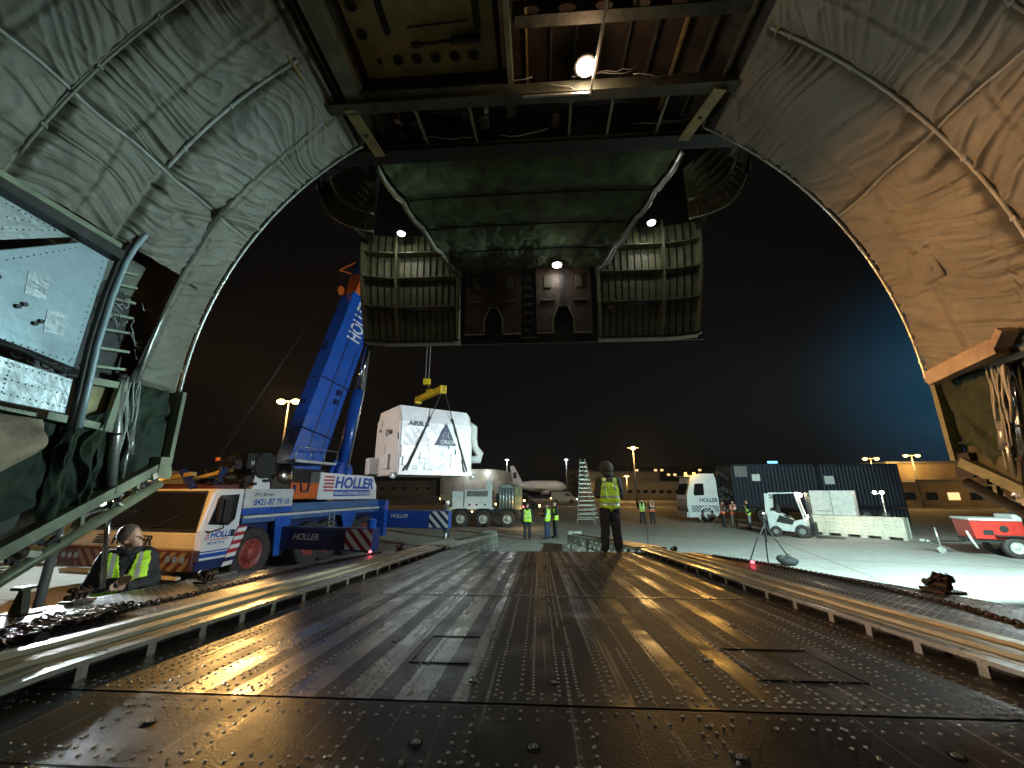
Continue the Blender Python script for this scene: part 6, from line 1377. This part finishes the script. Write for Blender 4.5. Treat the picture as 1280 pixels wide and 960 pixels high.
flood(TB, (-8, 20, 3), 'added warm white floodlight tower, unseen left of the crane, lighting the load', 'e_cold')

# ================================================================ AIRPORT BACKGROUND
def bldg(name, lab, cat, x0, x1, y, z, m, wins=(), roof=None, dep=12, lit=0, ww=1.2, wh=.8, litm='e_win', fin=None):
    t = thing(name, lab, cat, ((x0+x1)/2, y, 0)); L = (x1-x0)/2; b = MB(); b.bx(-L, L, 0, dep, 0, z); b.build('wall', m, t)
    if roof == 'barrel':
        b = MB(); n = 14; b.prism([(L*math.cos(PI*i/n), z+L*.16*math.sin(PI*i/n)) for i in range(n+1)], (0, -.2, 0), (1, 0, 0), (0, 0, 1), -dep); b.build('roof', 'build3', t)
    elif roof == 'gable':
        b = MB(); b.prism([(-L-.3, z), (L+.3, z), (0, z+L*.35)], (0, -.3, 0), (1, 0, 0), (0, 0, 1), -dep); b.build('roof', m, t)
    else:
        b = MB(); b.bx(-L-.2, L+.2, -.3, dep, z, z+.3); b.build('roof', 'grey', t)
    rr = random.Random(int(x0*7+y))
    for zz, n in wins:
        for k in range(n):
            xx = -L+.8+(2*L-1.6)*(k+.5)/n; b = MB(); b.bx(xx-ww/2, xx+ww/2, -.06, 0, zz, zz+wh); b.build('window', litm if rr.random() < lit else 'glass', t)
    return t
t = bldg('hangar', 'pale hangar with curved roof and two lit lamps behind the machine cabinets', 'hangar', -36, -8, 150, 7.5, 'build3', dep=40, roof='barrel')
b = MB()
for k in range(7): b.bx(-13+3.8*k, -9.6+3.8*k, -.1, 0, 0, 5.5)
b.build('hangar_door', 'white2', t)
for x in (-3.5, 3.5):
    b = MB(); b.sph((x, -1, 8.2), .7, 10); b.build('wall_lamp', 'e_cold', t)
    light('POINT', (-22+x, 146, 8), 600, (1, .95, .8), size=.5)
bldg('hangar', 'low brown hangar wing left of the pale curved hangar', 'hangar', -75, -38, 152, 5.4, 'building', wins=((2.5, 8),), lit=.1)
bldg('terminal_building', 'square control building with dim window bands behind the airliner', 'building', 12, 23, 170, 10, 'build2', wins=((4, 5), (7.5, 5)), lit=.15)
bldg('storage_tent', 'gabled pale tent hall left of the ladder', 'tent', 11.5, 19.5, 100, 3.3, 'build2', roof='gable', dep=14)
bldg('warehouse', 'long tan warehouse behind the gabled tent hall', 'warehouse', 14, 37, 128, 7.5, 'build2', dep=20)
bldg('warehouse', 'long low dark building behind the two distant men', 'warehouse', 22, 52, 110, 4.2, 'building', wins=((1.5, 14),), lit=.06, dep=20)
t = bldg('office_block', 'far dark office block with scattered lit windows right of the ramp man', 'building', 40, 78, 190, 13, 'darkmetal', wins=((6.5, 13), (8.5, 13), (10.5, 13)), lit=.42, ww=1.3, wh=.9)
t = bldg('terminal_building', 'pale two-storey terminal with a lit forecourt at the far right', 'building', 50, 98, 62, 6.0, 'build2', wins=((1.0, 16),), lit=.25, ww=1.5, wh=1.0)
b = MB(); b.bx(-24, 24, -4, 0, 3.4, 3.7); b.build('canopy', 'build3', t)
light('POINT', (60, 56, 3.2), 260, SO, size=.4); light('POINT', (72, 56, 3.2), 260, SO, size=.4)
bldg('warehouse', 'long dim brown shed far left beyond the crane rear', 'warehouse', -130, -80, 150, 6, 'building', wins=((2.5, 10),), lit=.15)
bldg('warehouse', 'tan shed wall seen low at the left between crane cab and sill', 'warehouse', -75, -36, 30, 3.9, 'build2', dep=10, wins=((1.6, 6),), lit=0)
light('POINT', (-40, 22, 7), 1500, SO, size=.3)
# airliner
AL = thing('airliner', 'parked white airliner with raised tail fin far behind the machine cabinets', 'airliner', (-2, 118, 0))
b = MB(); b.tube([(-6.5, 0, 4.2), (-3, 0, 3.6), (0, 0, 3.4), (7, 0, 3.3), (9, 0, 3.1), (10.3, 0, 2.9)], 1, 16, radii=[.15, .9, 1.5, 1.6, 1.2, .2]); b.build('fuselage', 'white', AL)
b = MB(); b.prism([(-5.2, 4.2), (-2.4, 4.2), (-4.9, 9.0), (-6.1, 9.0)], (0, -.1, 0), (1, 0, 0), (0, 0, 1), -.2); fin = b.build('tail_fin', 'white', AL)
b = MB(); b.bx(-5.2, -4.2, -.12, -.11, 5.5, 7.2); b.build('fin_mark', 'navy', fin)
b = MB(); b.prism([(1, 0), (4.5, 0), (2.5, -9), (1.2, -9)], (0, 0, 2.6), (1, 0, 0), (0, 1, 0), .15); b.build('wing', 'white2', AL)
b = MB(); b.cyl((2.6, -3, 1.7), (5.0, -3, 1.7), .7, .55, 16); b.build('engine', 'white2', AL)
for x, y in ((8, 0), (2.5, -1.5), (2.5, 1.5)): b = MB(); b.cyl((x, y-.15, .45), (x, y+.15, .45), .45, n=14); b.cyl((x, y, .45), (x, y, 2.2), .1, n=8); b.build('landing_gear', 'darkmetal', AL)
light('POINT', (2, 104, 9), 700, SO, size=.4); light('POINT', (25, 92, 9), 1500, SO, size=.4)
# far service vehicles
def van(x, y, lab, m='white2', s=1, amb=True):
    t = thing('service_vehicle', lab, 'van', (x, y, 0), group='service vehicles far across the apron'); b = MB()
    b.prism([(-2.2*s, .4), (-2.2*s, 2.0*s), (1.1*s, 2.05*s), (1.7*s, 1.2*s), (2.3*s, 1.05*s), (2.35*s, .4)], (0, 0, 0), (1, 0, 0), (0, 0, 1), -1.8); b.build('body', m, t, bevel=.05)
    b = MB(); b.prism([(.3*s, 1.2*s), (.3*s, 1.8*s), (1.05*s, 1.85*s), (1.5*s, 1.25*s)], (0, -.02, 0), (1, 0, 0), (0, 0, 1), -.05); b.build('window', 'glass', t)
    for xx in (-1.4*s, 1.4*s): b = MB(); b.cyl((xx, -.05, .36), (xx, .2, .36), .36, n=16); b.build('wheel', 'tyre', t)
    if amb: b = MB(); b.sph((2.36*s, .2, .75), .12, 8); b.sph((-2.25*s, .2, .9), .1, 8); b.build('lamp', 'e_sod', t)
van(-2.3, 44, 'dark service vehicle with lit lamps just right of the machine cabinets', 'darkmetal'); van(4.5, 75, 'pale van far away below the airliner'); van(-15, 70, 'low pale car far behind the rear crane outrigger', 'white2', .8); van(31, 70, 'pale van far behind the white truck cab')
# yellow barrier / tow equipment seen under the left sill
b = MB(); b.bx(0, 3.4, 0, .3, .35, 1.5, 0); b.bx(-.4, 3.6, -.1, .4, .2, .35, 1)
t = placed(b, 'ground_equipment', ['yellow_primer', 'darkmetal'], (0, 0, 0), 'orange-lit ground equipment box left of the crane cab under the sill', 'equipment'); t.location = (-17.5, 13.2, 0)
b = MB()
for x in (.4, 3.0): b.cyl((x, -.1, .3), (x, .1, .3), .3, n=16)
b.build('wheel', 'tyre', t); b = MB(); b.bar((3.4, 0, .5), (4.6, -.6, .3), .1, .1); b.cyl((4.6, -.7, .3), (4.6, -.5, .3), .28, n=14); b.build('drawbar', 'darkmetal', t)

# ================================================================ thin night air (gives the lamps their halos)
m = bpy.data.materials.new('haze_air'); m.use_nodes = True; n_ = m.node_tree; n_.nodes.clear(); o_ = n_.nodes.new('ShaderNodeOutputMaterial'); v_ = n_.nodes.new('ShaderNodeVolumePrincipled')
v_.inputs['Density'].default_value = .00028; v_.inputs['Color'].default_value = (.8, .86, .92, 1); v_.inputs['Anisotropy'].default_value = .45; n_.links.new(v_.outputs[0], o_.inputs['Volume']); M['haze'] = m
b = MB(); b.bx(-1210, 1210, -110, 1510, -1.2, 34); tag(b.build('haze', 'haze'), 'thin damp night air glowing faintly round the lamps', 'haze', kind='stuff')
S.cycles.volume_bounces = 0
